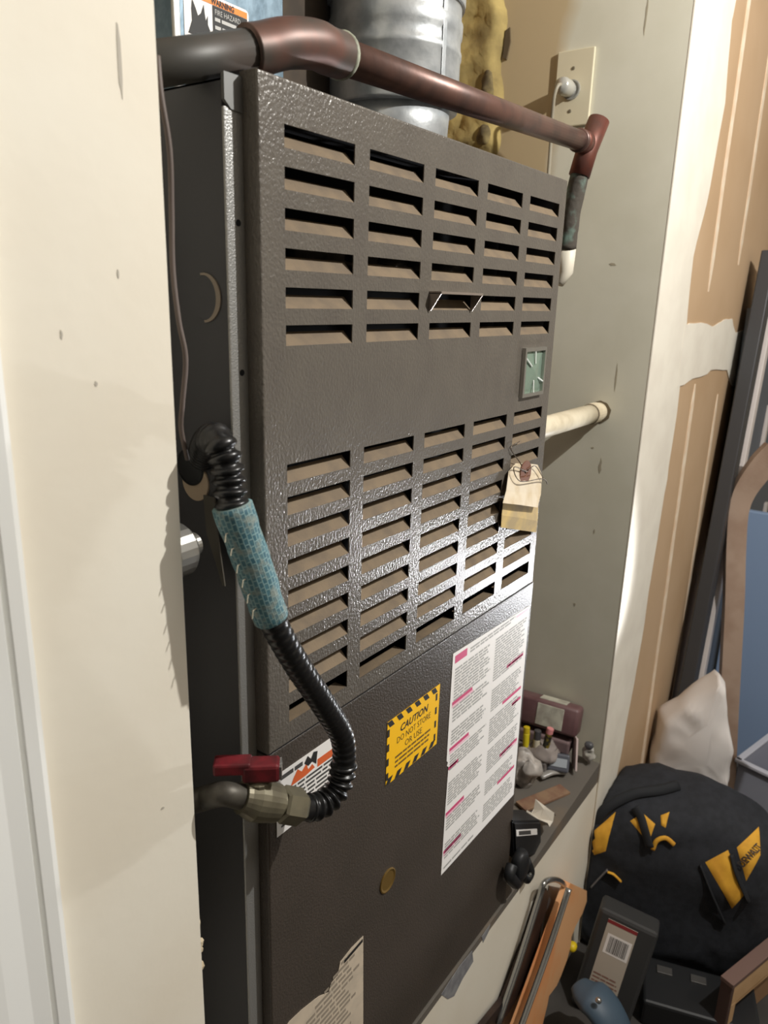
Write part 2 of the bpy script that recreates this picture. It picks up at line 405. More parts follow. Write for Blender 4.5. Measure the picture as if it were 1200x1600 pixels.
obj('patch_compound', WALL.prism(bmesh.new(), wavy(patch, 0.010, 4, 3), 0.0012, 0.0038), MUD, wr)
def stripe(x, z0, z1, wd, seed):
    n = 26; L_, R_ = [], []
    for k in range(n+1):
        z = z0+(z1-z0)*k/n; e = math.sin(math.pi*min(1, min(k, n-k)/1.5+0.15)*0.5)
        ww = wd*e*(1+0.25*noise.noise((z*11, seed, 0))); xx = x+0.004*noise.noise((z*5, seed, 3))
        L_.append((xx-ww, z)); R_.append((xx+ww, z))
    obj('screw_line_compound', WALL.prism(bmesh.new(), L_+R_[::-1], 0.0012, 0.0028), SCREWMUD, wr)
stripe(1.405, 1.05, 2.55, 0.012, 1); stripe(1.672, 1.12, 2.55, 0.012, 2); stripe(1.405, FLOOR_Z, 0.845, 0.012, 3); stripe(1.66, FLOOR_Z, 0.80, 0.010, 4)
# hairline damage and knocks on the return wall
for i, (u, z, a, b) in enumerate(((0.078, 1.50, 0.002, 0.03), (0.072, 0.70, 0.003, 0.016), (0.092, 0.735, 0.003, 0.002), (0.07, 0.56, 0.002, 0.006), (0.06, 0.88, 0.0015, 0.03), (0.09, 1.09, 0.007, 0.003), (0.095, 0.39, 0.003, 0.004))):
    P = [(u+a*math.cos(t)*(0.5+0.8*random.random()), z+b*math.sin(t)*(0.6+0.5*random.random())) for t in [k*math.pi/6 for k in range(12)]]
    obj('wall_scar', RET.prism(bmesh.new(), P, 0, 0.0004), M('scar_grey', (164, 155, 134), 0.9), wr)

# ---------------------------------------------------------------- furnace
FN = thing('furnace', (0.28, 0.3, 0.0), 'dark grey brown steel gas furnace with two louvred banks, standing in the alcove', 'furnace')
X0, XR, ZT, ZM = 0.0, 0.574, 1.172, 0.604
bm = bmesh.new()
box(bm, (-0.018, 0.019, 0.001), (-0.0165, 0.70, 1.164)); box(bm, (0.5885, 0.019, 0.001), (0.590, 0.70, 1.164))
box(bm, (-0.018, 0.6985, 0.001), (0.590, 0.70, 1.164)); box(bm, (-0.018, 0.019, 1.1625), (0.590, 0.70, 1.164)); box(bm, (-0.018, 0.019, 0.001), (0.590, 0.70, 0.003))
obj('cabinet', bm, CABINET, FN)
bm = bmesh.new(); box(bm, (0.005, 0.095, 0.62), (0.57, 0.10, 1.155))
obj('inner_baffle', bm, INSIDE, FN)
# burner pieces glimpsed through the louvres
bm = bmesh.new()
tube(bm, [(0.10, 0.06, 1.055), (0.40, 0.06, 1.055)], 0.010, 12)
for k in range(4): tube(bm, [(0.17+0.055*k, 0.060, 1.055), (0.17+0.055*k, 0.030, 1.048)], 0.004, 8)
obj('burner_manifold', bm, PIPEGREY, FN, True)
# silvery corner strip
st = obj('corner_strip', BX((-0.0182, 0.0165, 0.001), (0.0012, 0.0195, 1.146), 0.0012), STRIP, FN)
tag(st, 'bright silvery vertical front flange')
for z in ((-0.0133, 1.0672)[1], (-0.0108, 0.9542)[1]):
    obj('screw_hole', LA((-0.0065, 0.0166, z), (0, -1, 0), [(0, 0.0026), (0.0004, 0.0026)], 12), INSIDE, st)
bm = bmesh.new(); Flat((0, 0.0165, 0)).prism(bm, [(-0.0182, 1.150), (-0.012, 1.1445), (0.0012, 1.1435), (0.0012, 1.168), (-0.0182, 1.168)], -0.002, 0.0012)
obj('corner_tab', bm, M('tab_grey', (116, 116, 114), 0.5, 0.4), FN)
kf_ = Flat((-0.0182, 0.044, 1.0115), (0, -1, 0), (0, 0, 1), (-1, 0, 0)); P = []
for k in range(17): a = math.radians(100-190*k/16); P.append((0.0190*math.cos(a), 0.0190*math.sin(a)))
for k in range(17): a = math.radians(-90+190*k/16); P.append((0.0145*math.cos(a)-0.0005, 0.0172*math.sin(a)))
kn = obj('knockout', LA((-0.0182, 0.044, 1.0115), (-1, 0, 0), [(0, 0.0172), (0.0006, 0.0168), (0.0008, 0)], 28, False), CABINET, FN)
tag(kn, 'round knockout on the side')
obj('knockout_rim', kf_.prism(bmesh.new(), P, 0, 0.0012), M('knockout_rim', (150, 138, 124), 0.6, 0.1), kn)
# upper door: flat sheet with punched openings, turned edges
COLX = [0.0277+0.1092*c for c in range(5)]; OW = 0.088
UPZ = [1.1406-0.0298*r for r in range(6)]; LOZ = [0.8754-0.02895*r for r in range(9)]; OH = 0.0165
def opening_h(z): return 0.019 if abs(z-LOZ[8]) < 1e-4 else OH
xs = sorted([X0+0.002, XR-0.002] + COLX + [x+OW for x in COLX])
zs = sorted([ZM+0.002, ZT-0.002] + [z for z in UPZ+LOZ] + [z-opening_h(z) for z in UPZ+LOZ])
holes = [(x, x+OW, z-opening_h(z), z) for x in COLX for z in UPZ+LOZ]
def punched(xs, zs, holes, y0, y1):
    bm = bmesh.new(); V = {}
    def v(i, k, y):
        if (i, k, y) not in V: V[i, k, y] = bm.verts.new((xs[i], y, zs[k]))
        return V[i, k, y]
    solid = {}
    for i in range(len(xs)-1):
        for k in range(len(zs)-1):
            cx, cz = (xs[i]+xs[i+1])/2, (zs[k]+zs[k+1])/2
            solid[i, k] = not any(a < cx < b and c < cz < d for a, b, c, d in holes)
    for (i, k), s in solid.items():
        if not s: continue
        for y in (y0, y1): bm.faces.new((v(i, k, y), v(i+1, k, y), v(i+1, k+1, y), v(i, k+1, y)))
        for di, dk, e in ((-1, 0, ((i, k), (i, k+1))), (1, 0, ((i+1, k), (i+1, k+1))), (0, -1, ((i, k), (i+1, k))), (0, 1, ((i, k+1), (i+1, k+1)))):
            if not solid.get((i+di, k+dk), False):
                a, b = e; bm.faces.new((v(*a, y0), v(*b, y0), v(*b, y1), v(*a, y1)))
    return bm
bm = punched(xs, zs, holes, 0.0, 0.0012)
def rim(bm, x0, x1, z0, z1, yf, yb, r=0.002):
    """rounded turned edge of a sheet-metal door"""
    Q = [(0, yf), (r*0.55, yf+r*0.15), (r*0.85, yf+r*0.45), (r, yf+r), (r, yb)]
    rings = []
    for d, y in Q:
        rings.append([bm.verts.new(p) for p in ((x0+r-d, y, z0+r-d), (x1-r+d, y, z0+r-d), (x1-r+d, y, z1-r+d), (x0+r-d, y, z1-r+d))])
    for A, B in zip(rings, rings[1:]):
        for k in range(4): bm.faces.new((A[k], A[(k+1) % 4], B[(k+1) % 4], B[k]))
rim(bm, X0, XR, ZM, ZT, 0.0, 0.0185)
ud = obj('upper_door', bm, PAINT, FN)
blade_me = None
for c, x in enumerate(COLX):
    for z in UPZ + LOZ[:8]:
        zb = z-OH
        if blade_me is None:
            bm = bmesh.new(); t = 0.0012
            pr_ = [(0.0003, 0.0), (0.0105, 0.0107), (0.0105+t*0.7, 0.0107-t*0.7), (0.0003, -t*1.4)]
            A = [bm.verts.new((-OW/2, y, zz)) for y, zz in pr_]; B = [bm.verts.new((OW/2, y, zz)) for y, zz in pr_]
            bm.faces.new(A); bm.faces.new(B[::-1])
            for k in range(4): bm.faces.new((A[k], B[k], B[(k+1) % 4], A[(k+1) % 4]))
            bmesh.ops.recalc_face_normals(bm, faces=bm.faces)
            blade_me = bpy.data.meshes.new('louver_blade'); bm.to_mesh(blade_me); bm.free(); blade_me.materials.append(BLADE)
        o = bpy.data.objects.new('louver_blade', blade_me); COL.objects.link(o); place(o, FN, (x+OW/2, 0.0, zb))
bm = bmesh.new()
for x in COLX: box(bm, (x, 0.0012, LOZ[8]-0.0205), (x+OW, 0.016, LOZ[8]-0.019))
obj('bottom_lip', bm, BLADE, FN)
# pull handle over the middle louvre
hx0, hx1, hz0, hz1, hp = 0.243, 0.332, 1.0040, 1.0235, 0.015
bm = bmesh.new()
box(bm, (hx0, -hp, hz1-0.0024), (hx1, 0.0, hz1))
for xa in (hx0, hx1-0.0016):
    a = [bm.verts.new((xa, y, z)) for y, z in ((0, hz0), (-0.0025, hz0), (-hp, hz1-0.0016), (0, hz1-0.0016))]
    b = [bm.verts.new((xa+0.0016, y, z)) for y, z in ((0, hz0), (-0.0025, hz0), (-hp, hz1-0.0016), (0, hz1-0.0016))]
    bm.faces.new(a); bm.faces.new(b[::-1])
    for k in range(4): bm.faces.new((a[k], a[(k+1) % 4], b[(k+1) % 4], b[k]))
obj('pull_handle', bm, M('handle_paint', (160, 148, 138), 0.32, 0.5), FN)
# sight glass
sg = obj('sight_glass', punched([0.474, 0.4785, 0.5355, 0.540], [0.894, 0.8985, 0.9535, 0.958], [(0.4785, 0.5355, 0.8985, 0.9535)], -0.0055, 0.0), ZINC, FN)
tag(sg, 'small bright framed green sight glass')
bm = bmesh.new(); c = bm.verts.new((0.507, -0.0055, 0.926)); q = [bm.verts.new(p) for p in ((0.4785, -0.0015, 0.8985), (0.5355, -0.0015, 0.8985), (0.5355, -0.0015, 0.9535), (0.4785, -0.0015, 0.9535))]
for k in range(4): bm.faces.new((q[k], q[(k+1) % 4], c))
obj('pane', bm, GREENGLASS, sg)
for a, b in (((0.507, 0.9535), (0.507, 0.937)), ((0.507, 0.915), (0.507, 0.8985)), ((0.480, 0.945), (0.496, 0.934)), ((0.520, 0.918), (0.5345, 0.912))):
    obj('pane_ridge', TB([(a[0], -0.004, a[1]), (b[0], -0.0052, b[1])], 0.0011, 6), M('ridge_white', (236, 240, 234), 0.2), sg)
# lower door
bm = bmesh.new()
yl = 0.003
LX = 0.584
v4 = [bm.verts.new(p) for p in ((X0+0.0025, yl, 0.004), (LX-0.002, yl, 0.004), (LX-0.002, yl, 0.599), (X0+0.0025, yl, 0.599))]
bm.faces.new(v4)
rim(bm, X0+0.0005, LX, 0.002, 0.601, yl, 0.0185)
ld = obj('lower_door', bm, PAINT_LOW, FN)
bm = bmesh.new(); box(bm, (0.001, 0.0035, 0.5995), (0.573, 0.0185, 0.6045))
obj('door_step_shade', bm, INSIDE, FN)  # near-black strip painting the step shadow between the two doors
bm = LA((0.208, yl, 0.312), (0, -1, 0), [(0, 0.0165), (0.0012, 0.0165), (0.0018, 0.0150), (0.0008, 0.0125), (0.0008, 0.0)], 28, False)
tag(obj('hole_plug', bm, M('brass_plug', (120, 94, 44), 0.5, 0.4), FN), 'small round brass coloured hole plug')
# --- caution sticker
SO = yl-0.0002
cs = Flat((0.1965, SO, 0.4560)); W, H = 0.1150, 0.0860
st = obj('caution_sticker', cs.prism(bmesh.new(), [(0, 0), (W, -0.001), (W+0.001, H), (0, H)], 0, 0.0004), YELLOW, FN)
tag(st, 'yellow caution sticker with black dashed border')
bm = bmesh.new(); D = 0.0006
n = 6
for k in range(n):
    a = W*(k+0.1)/n
    for zz, sl in ((H-0.0085, 0.003), (0.0, -0.003)):
        cs.poly(bm, [(a+sl, zz), (a+W/n*0.5+sl, zz), (a+W/n*0.5-sl, zz+0.0085), (a-sl, zz+0.0085)], D)
for k in range(4):
    zz = H*(k+0.35)/4.4
    cs.quad(bm, 0.0, zz, 0.0045, zz+0.010, D); cs.quad(bm, W-0.0085, zz, W-0.0045, zz+0.010, D)
obj('border_dash', bm, INK, st)
cs.text('caution_word', 'CAUTION', 0.026, 0.0605, 0.0135, INK, st, D, 0.062, 0.0003, shear=0.25)
cs.text('caution_line', 'DO NOT STORE', 0.020, 0.0475, 0.0120, M('olive_ink', (92, 74, 20), 0.6), st, D, 0.075, 0.0)
cs.text('caution_line', 'OR USE', 0.038, 0.0350, 0.0120, M('olive_ink', (92, 74, 20), 0.6), st, D, 0.038, 0.0)
bm = bmesh.new(); text_rows(cs, bm, 0.018, W-0.018, 0.012, 0.031, 3, D, 0.45, 0.12, 0.010)
tag(obj('small_print', bm, INKSOFT, st), kind='stuff')
# --- white instruction sheet
c_bl, c_br, c_tr, c_tl = (0.3504, 0.2198), (0.5848, 0.2175), (0.5804, 0.5597), (0.3479, 0.5718)
ws = Flat((0.3440, SO, 0.2225)); W, H = 0.2330, 0.3500
P = [(0, 0), (W, -0.002), (W-0.002, H-0.009), (-0.002, H), (-0.003, 0.19), (0.001, 0.186), (-0.001, 0.181), (0.003, 0.178), (0.001, 0.10)]
st = obj('instruction_sheet', ws.prism(bmesh.new(), P, 0, 0.0004), WHITEPAPER, FN)
tag(st, 'large white printed instruction sheet with magenta headings')
bm = bmesh.new(); c1, c2 = 0.006, W*0.52
def para(x0, x1, z0, z1): text_rows(ws, bm, x0, x1, z0, z1, max(1, int((z1-z0)/0.0042)), D, 0.60, 0.22, 0.016)
para(0.045, W-0.05, H-0.018, H-0.009)
for a, b in ((0.275, 0.325), (0.243, 0.268), (0.208, 0.232), (0.168, 0.194), (0.112, 0.150), (0.070, 0.094), (0.022, 0.050), (0.004, 0.010)): para(c1, c2-0.012, a, b)
for a, b in ((0.255, 0.325), (0.205, 0.243), (0.15, 0.194), (0.10, 0.140), (0.060, 0.086), (0.012, 0.045)): para(c2, W-0.008, a, b)
tag(obj('small_print', bm, GREYPRINT, st), kind='stuff')
bm = bmesh.new()
def head(x0, x1, z, h=0.0052):
    bm = bmesh.new(); ws.quad(bm, x0, z, x1, z+h, D); obj('heading', bm, MAGENTA, st)
head(0.004, 0.036, H-0.0165, 0.011)
for x0, x1, z in ((0.003, 0.058, 0.2715), (0.003, 0.056, 0.2010), (0.003, 0.030, 0.1720), (0.003, 0.054, 0.0975), (0.003, 0.052, 0.0340),
                  (0.165, 0.222, 0.2600), (0.160, 0.224, 0.2010), (0.195, 0.226, 0.1820), (0.165, 0.226, 0.1060), (0.165, 0.224, 0.0560)): head(x0, x1, z)
for x0, x1, z in ((0.003, 0.062, 0.2680), (0.003, 0.060, 0.1970), (0.003, 0.056, 0.0940), (0.003, 0.056, 0.0300), (0.165, 0.226, 0.1020), (0.185, 0.226, 0.336)): bm = bmesh.new(); ws.quad(bm, x0, z, x1, z+0.0030, D*0.9); obj('heading_shade', bm, PINKPRINT, st)
# --- hazard sticker behind the hose
hz = Flat((0.0115, SO, 0.5045)); W, H = 0.100, 0.0700
st = obj('hazard_sticker', hz.prism(bmesh.new(), [(0, 0), (W, 0), (W, H), (0, H)], 0, 0.0004), WHITEPAPER, FN)
tag(st, 'white hazard sticker with flame picture and orange band')
bm = bmesh.new(); text_rows(hz, bm, 0.006, W-0.005, 0.005, 0.045, 8, D, 0.5, 0.1, 0.014)
text_rows(hz, bm, 0.006, 0.040, 0.060, 0.066, 1, D, 0.8, 0.2, 0.012)
tag(obj('small_print', bm, M('dark_print', (70, 68, 66), 0.6), st), kind='stuff')
bm = bmesh.new(); hz.quad(bm, 0.060, 0.047, W-0.008, 0.056, D)
hz.poly(bm, [(0.020, 0.047), (0.030, 0.047), (0.042, 0.047), (0.056, 0.049), (0.052, 0.055), (0.046, 0.052), (0.043, 0.060), (0.036, 0.055), (0.030, 0.061), (0.024, 0.054)], D)
obj('flame_print', bm, ORANGERED, st)
bm = bmesh.new(); hz.poly(bm, [(0.040, 0.062), (0.046, 0.056), (0.052, 0.058), (0.058, 0.052), (0.060, 0.066), (0.054, 0.068), (0.050, 0.062), (0.045, 0.068)], D*1.2)
obj('figure_print', bm, INK, st)
# --- torn rating label at the bottom
rl = Flat((0, SO, 0))
P = [(0.160, 0.085), (0.1632, 0.1213), (0.1586, 0.2655), (0.1358, 0.2669), (0.1139, 0.2635), (0.1094, 0.2474), (0.0976, 0.2465), (0.0931, 0.2373), (0.0759, 0.2473), (0.067, 0.2499), (0.0455, 0.2553), (0.0268, 0.2576), (0.0147, 0.2542), (0.013, 0.21), (0.014, 0.085)]
st = obj('rating_label', rl.prism(bmesh.new(), P, 0, 0.0004), OLDPAPER, FN)
tag(st, 'torn aged rating label at the bottom of the lower door')
bm = bmesh.new()
x_r = 0.152
def left_limit(z): return 0.022 + max(0, (z-0.215))*2.0
for k in range(20):
    z = 0.256-0.0078*k; lx = left_limit(z)+0.012
    if lx < x_r-0.01: text_rows(rl, bm, lx, x_r-0.03*random.random(), z, z+0.0055, 1, D, 0.75, 0.1, 0.016)
tag(obj('small_print', bm, M('worn_print', (150, 138, 122), 0.7), st), kind='stuff')
bm = bmesh.new(); rl.poly(bm, [(0.1347, 0.2611), (0.1212, 0.2601), (0.1213, 0.2552), (0.1575, 0.2576), (0.1574, 0.2626)], D*1.1)
obj('label_bar', bm, INK, st)

# ---------------------------------------------------------------- flexible gas hose, valve, side fittings
GH = thing('gas_hose', (-0.03, -0.03, 0.50), 'black ribbed flexible gas hose looping in front of the furnace, part wrapped in teal tape', 'hose')
hp_ = [(-0.019, 0.0521, 0.883), (-0.04, 0.0226, 0.8997), (-0.0638, -0.014, 0.9112), (-0.0653, -0.024, 0.9008), (-0.0643, -0.027, 0.8852), (-0.0651, -0.031, 0.8641), (-0.0597, -0.036, 0.8389), (-0.0534, -0.041, 0.8127), (-0.0423, -0.047, 0.7707),
       (-0.0177, -0.05, 0.7228), (0.0156, -0.052, 0.6695), (0.0412, -0.053, 0.6248), (0.0447, -0.053, 0.5922), (0.0368, -0.052, 0.5704), (0.0187, -0.05, 0.5635), (0.0016, -0.047, 0.5683), (-0.0071, -0.044, 0.5729)]
path, LEN = resample(spline(hp_, 16), 0.0009)
def nearest(p): return min(range(len(path)), key=lambda i: (path[i]-Vector(p)).length)
iT0, iT1 = nearest(hp_[5]), nearest(hp_[8]); iS = nearest(hp_[12]); iE = nearest(hp_[15])
R0 = 0.0122
def ribbed(a, b, r, pitch, depth):
    P, Rr = [], []
    for i in range(a, b+1):
        s = LEN*i/(len(path)-1); P.append(path[i]); c = math.cos(2*math.pi*s/pitch)
        Rr.append(r*(1-depth*0.5+depth*0.5*math.copysign(abs(c)**0.7, c)))
    return TB(P, Rr, 20)
obj('ribbed_end', ribbed(0, iT0+3, R0+0.0008, 0.0086, 0.27), BLACKRUB, GH, True)
P = path[iT0:iT1+1]
bm = TB(P[::6]+[P[-1]], [0.0138+0.0008*noise.noise((i*0.3, 0, 0))+0.0014*(1-i/len(P[::6])) for i in range(len(P[::6]))]+[0.0134], 24)
tag(obj('tape_wrap', noisy(bm, 0.0007, 160), TAPE, GH, True), 'woven teal tape wrap')
obj('hose_middle', ribbed(iT1-3, iS, R0-0.0008, 0.0078, 0.06), BLACKRUB, GH, True)
obj('ribbed_bend', ribbed(iS-4, iE, R0+0.0008, 0.0086, 0.26), BLACKRUB, GH, True)
obj('hose_ferrule', TB(path[iE-2:], R0*0.93, 20), BLACKRUB, GH, True)
# loose threads on the wrap
bm = bmesh.new()
for k in range(6):
    p = P[int(len(P)*(0.15+0.13*k))]+Vector((-0.012, -0.004, -0.003)); tube(bm, [p, p+Vector((-0.004, 0, -0.001)), p+Vector((-0.006, -0.001, -0.005-0.002*random.random()))], 0.0005, 5)
obj('loose_thread', bm, M('thread', (188, 180, 160), 0.9), GH)

GV = thing('gas_valve', (-0.05, 0.0, 0.56), 'dull brass gas shutoff valve with red lever at the lower end of the black hose', 'valve')
n0 = Vector(hp_[-1]); v1 = Vector((-0.0224, -0.0365, 0.5819)); ax = (v1-n0).normalized()
v2 = v1 + ax*0.030; v3 = Vector((-0.089, v2.y+0.045, v2.z-0.002))
bm = LA(n0-ax*0.004, ax, [(0, 0.0125), (0.004, 0.0165), (0.022, 0.0165), (0.0245, 0.0145)], 6)
obj('flare_nut', bm, BRASS, GV)
bm = LA(n0+ax*0.0205, ax, [(0, 0.0125), (0.003, 0.0125), (0.004, 0.0165), (0.020, 0.0185), (0.028, 0.0185), (0.036, 0.0150), (0.040, 0.0140)], 24)
tb = n0+ax*0.042
lathe(bm, tb+Vector((0, 0, 0.010)), (0, 0, 1), [(0, 0.010), (0.010, 0.010), (0.012, 0.007), (0.022, 0.007)], 16)
obj('valve_body', bm, BRASS, GV, False)
bm = bmesh.new(); e = n0+ax*0.058; tube(bm, spline([e, e+ax*0.02, v3+Vector((0.02, -0.01, 0)), v3], 8), 0.0105, 16)
obj('supply_nipple', bm, PIPEGREY, GV, True)
bm = bmesh.new(); t = tb+Vector((0, 0, 0.031)); sd = Vector((-0.66, 0.75, 0)).normalized()
pn = Vector((-sd.y, sd.x, 0))
obox(bm, t-sd*0.002, (sd, pn, (0, 0, 1)), (0.016, 0.009, 0.0085), 0.003)
obox(bm, t+sd*0.022+Vector((0, 0, 0.005)), (sd, pn, (0, 0, 1)), (0.016, 0.0085, 0.0055), 0.002)
obj('lever', bm, RED, GV)
bm = bmesh.new(); obox(bm, t-sd*0.0185, (sd, pn, (0, 0, 1)), (0.0012, 0.0075, 0.0065), 0.0006)
tag(obj('lever_tip', bm, CHROME, GV), 'bright worn lever edge')

# black disc as painted hose shadow, tan cover disc on the furnace side
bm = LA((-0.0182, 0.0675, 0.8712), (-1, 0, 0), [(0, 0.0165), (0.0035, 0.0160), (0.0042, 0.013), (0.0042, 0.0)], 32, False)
tag(obj('hose_shadow_disc', bm, BLACK, FN, True), 'black disc painting the hose shadow on the furnace side')
bm = LA((-0.0182, 0.0634, 0.8582), (-1, 0, 0), [(0, 0.0165), (0.0016, 0.0165), (0.0019, 0.0160), (0.0019, 0.0)], 32, False)
tag(obj('cover_disc', bm, TAN_DISC, FN), 'pale tan cover disc under the black disc')
UN = thing('pipe_union', (-0.06, 0.08, 0.76), 'bright zinc pipe cap and strap beside the left wall edge below the hose loop', 'pipe fitting')
c = Vector((-0.055, 0.0375, 0.8134))
bm = LA(c+Vector((-0.034, 0, 0)), (1, 0.05, 0), [(0, 0.012), (0.010, 0.012), (0.012, 0.0225), (0.030, 0.0225), (0.034, 0.019), (0.036, 0.010), (0.046, 0.010)], 24)
obj('union_cap', bm, ZINC, UN, False)
a, b, c2 = Vector((-0.022, 0.0426, 0.8501)), Vector((-0.024, 0.0381, 0.8174)), Vector((-0.026, 0.0237, 0.7749))
bm = bmesh.new(); dv = Vector((0, 0.006, 0))
for p, q in ((a, b), (b, c2)):
    w0 = 0.007; w1 = 0.007 if q is b else 0.0015
    vs = [bm.verts.new(s) for s in (p-Vector((0, w0, 0)), p+Vector((0, w0, 0)), q+Vector((0, w1, 0)), q-Vector((0, w1, 0)))]
    ws2 = [bm.verts.new(v.co+Vector((-0.0012, 0, 0))) for v in vs]
    bm.faces.new(vs); bm.faces.new(ws2[::-1])
    for k in range(4): bm.faces.new((vs[k], vs[(k+1) % 4], ws2[(k+1) % 4], ws2[k]))
obj('metal_strap', bm, M('strap_steel', (104, 100, 92), 0.4, 0.6), UN)
# thin cable in the gap
cb = [(-0.082, 0.0078, 1.1605), (-0.084, 0.0035, 1.1366), (-0.08, 0.0027, 1.1051), (-0.078, 0.0061, 1.0679), (-0.078, 0.0077, 1.0306), (-0.077, 0.0053, 0.9961), (-0.074, 0.0033, 0.9695), (-0.076, 0.0066, 0.9372), (-0.074, 0.0119, 0.9174), (-0.066, 0.0159, 0.8923)]
cb = [Vector(p) for p in cb]
tag(obj('cable', TB(spline(cb, 8), 0.0019, 8), M('brown_cable', (104, 92, 86), 0.6), None, True), 'thin brown cable hanging in the gap beside the left wall', 'cable')

# ---------------------------------------------------------------- things over the furnace
PL = thing('plenum', (0.19, 0.35, 1.164), 'blue grey galvanised plenum box behind the pipe at upper left', 'duct')
Y1 = 0.20
px0 = (0.096, 0.2, 1.2452)[0]; px1 = (0.2428, 0.2, 1.289)[0]
bm = BX((px0, Y1, 1.1645), (px1, 0.60, 1.75), 0.0015)
obj('plenum_box', bm, STEELBLUE, PL)
bm = bmesh.new(); box(bm, (px0-0.004, Y1-0.002, 1.1645), (px0+0.004, Y1+0.002, 1.75), 0.001)
obj('corner_seam', bm, ZINC, PL)
# fire hazard sticker on the plenum front
wx0, wx1 = (0.1056, 0.1995, 1.2476)[0], (0.1902, 0.1995, 1.2693)[0]
wzt = (0.191, 0.1995, 1.2938)[2]
wf = Flat((wx0, Y1, wzt-0.070)); W, H = wx1-wx0, 0.070
r = 0.004
st = obj('warning_sticker', wf.prism(bmesh.new(), [(0, 0), (W, 0), (W, H-r), (W-r*0.3, H-r*0.3), (W-r, H), (0, H)], 0.0002, 0.0006), WHITEPAPER, PL)
tag(st, 'white and orange fire warning sticker')
D2 = 0.0009
bm = bmesh.new(); wf.quad(bm, 0.0025, H*0.885, W-0.0025, H-0.0025, D2); obj('orange_band', bm, ORANGE, st)
bm = bmesh.new(); wf.quad(bm, W*0.42, 0.006, W-0.0025, H*0.88, D2); obj('black_field', bm, INK, st)
FLM = [(0.05, 0.26), (0.36, 0.25), (0.375, 0.40), (0.345, 0.47), (0.345, 0.60), (0.315, 0.52), (0.30, 0.62), (0.29, 0.74), (0.245, 0.60), (0.20, 0.55), (0.17, 0.64), (0.12, 0.76), (0.105, 0.62), (0.11, 0.45)]
bm = bmesh.new(); wf.poly(bm, [(W*a, H*(0.42+(b-0.25)*0.86)) for a, b in FLM], D2); obj('flame_picture', bm, INK, st)
bm = bmesh.new(); wf.quad(bm, 0.0025, H*0.30, W*0.40, H*0.31, D2); obj('rule_line', bm, INK, st)
wf.text('warning_word', 'WARNING', W*0.40, H*0.895, 0.0072, INK, st, 0.0012, W*0.36, 0.0002)
GW = M('white_print', (190, 188, 184), 0.6)
wf.text('hazard_words', 'FIRE HAZARD', W*0.45, H*0.775, 0.0068, GW, st, 0.0012, W*0.40)
bm = bmesh.new(); text_rows(wf, bm, W*0.45, W-0.006, 0.010, H*0.74, 6, 0.0012, 0.45, 0.15, 0.012)
tag(obj('small_print', bm, GW, st), kind='stuff')
# added board, dark brown for the shade in the gap between plenum and vent
tag(obj('shade_board', BX((px1+0.003, 0.30, 1.1645), (0.46, 0.32, 1.75)), SHADEBROWN), 'added dark brown board painting the shade between plenum and vent pipe', 'board')

VP = thing('vent_pipe', (0.497, 0.232, 1.164), 'bright galvanised round vent pipe rising from the furnace top', 'vent pipe')
VC = (0.497, 0.232, 0)
def ring(z0, prof): return LA((VC[0], VC[1], z0), (0, 0, 1), prof, 48)
obj('lower_collar', ring(1.1645, [(0, 0.074), (0.075, 0.076), (0.10, 0.078)]), STEEL, VP, False)
o = obj('pipe_section', ring(1.262, [(0, 0.0875), (0.004, 0.0885), (0.062, 0.0885), (0.064, 0.0900), (0.070, 0.0900), (0.072, 0.0885), (0.086, 0.0880), (0.090, 0.0900), (0.104, 0.0905), (0.108, 0.0880), (0.123, 0.0880), (0.124, 0.0895)]), STEEL, VP)
o = obj('pipe_section', ring(1.386, [(0, 0.0920), (0.003, 0.0925), (0.30, 0.0925)]), STEEL, VP)
bm = bmesh.new(); an = math.atan2(-0.70, -0.05)
for k in range(1):
    a0 = -1.75; p = Vector((VC[0]+0.0892*math.cos(a0), VC[1]+0.0892*math.sin(a0), 0))
    obox(bm, p+Vector((0, 0, 1.325)), ((-math.sin(a0), math.cos(a0), 0), (math.cos(a0), math.sin(a0), 0), (0, 0, 1)), (0.0035, 0.0008, 0.060), 0.0004)
obj('lock_seam', bm, STEEL, VP)
for o in VP.children:
    if o.type == 'MESH' and o.name.startswith(('pipe', 'lower')):
        for p in o.data.polygons: p.use_smooth = len(p.vertices) == 4
CP = thing('copper_pipe', (0.3, 0.05, 1.12), 'brown aged copper pipe crossing over the furnace top with an elbow and a tee', 'pipe')
E0 = Vector((0.0723, 0.02, 1.2093)); T0 = Vector((0.7978, 0.075, 1.2618))
LB = Vector((-0.05, 0.0438, 1.1688)); dl = (LB-E0).normalized(); LBx = E0+dl*(abs((-0.089-E0.x)/dl.x))
dr = (T0-E0).normalized()
obj('left_run', TB([LBx, E0+dl*0.045], 0.0150, 20), COPPER_DARK, CP, True)
obj('elbow', TB(spline([E0+dl*0.055, E0+dl*0.040, E0+dl*0.018+Vector((0, 0, 0.001)), E0+dr*0.014+Vector((0, 0, 0.001)), E0+dr*0.034, E0+dr*0.052], 8), 0.0182, 24), M('elbow_copper', (84, 76, 70), 0.45, 0.35, rgb2=(110, 78, 68), nscale=22, lo=0.4, hi=0.6), CP, True)
obj('solder_ring', LA(E0+dr*0.050, dr, [(0, 0.0172), (0.002, 0.0192), (0.005, 0.0186), (0.007, 0.0158)], 24), SOLDER, CP, True)
obj('main_run', TB([E0+dr*0.045, T0], 0.0146, 24), COPPER, CP, True)
tu = Vector((0.8356, 0.068, 1.2993)); tm = Vector((0.8166, 0.076, 1.2528)); tl = Vector((0.8092, 0.082, 1.2143))
bm = TB([tu, tm, tl], [0.0172, 0.0172, 0.0172], 24); tube(bm, [T0-dr*0.022, T0+dr*0.006], 0.0172, 24)
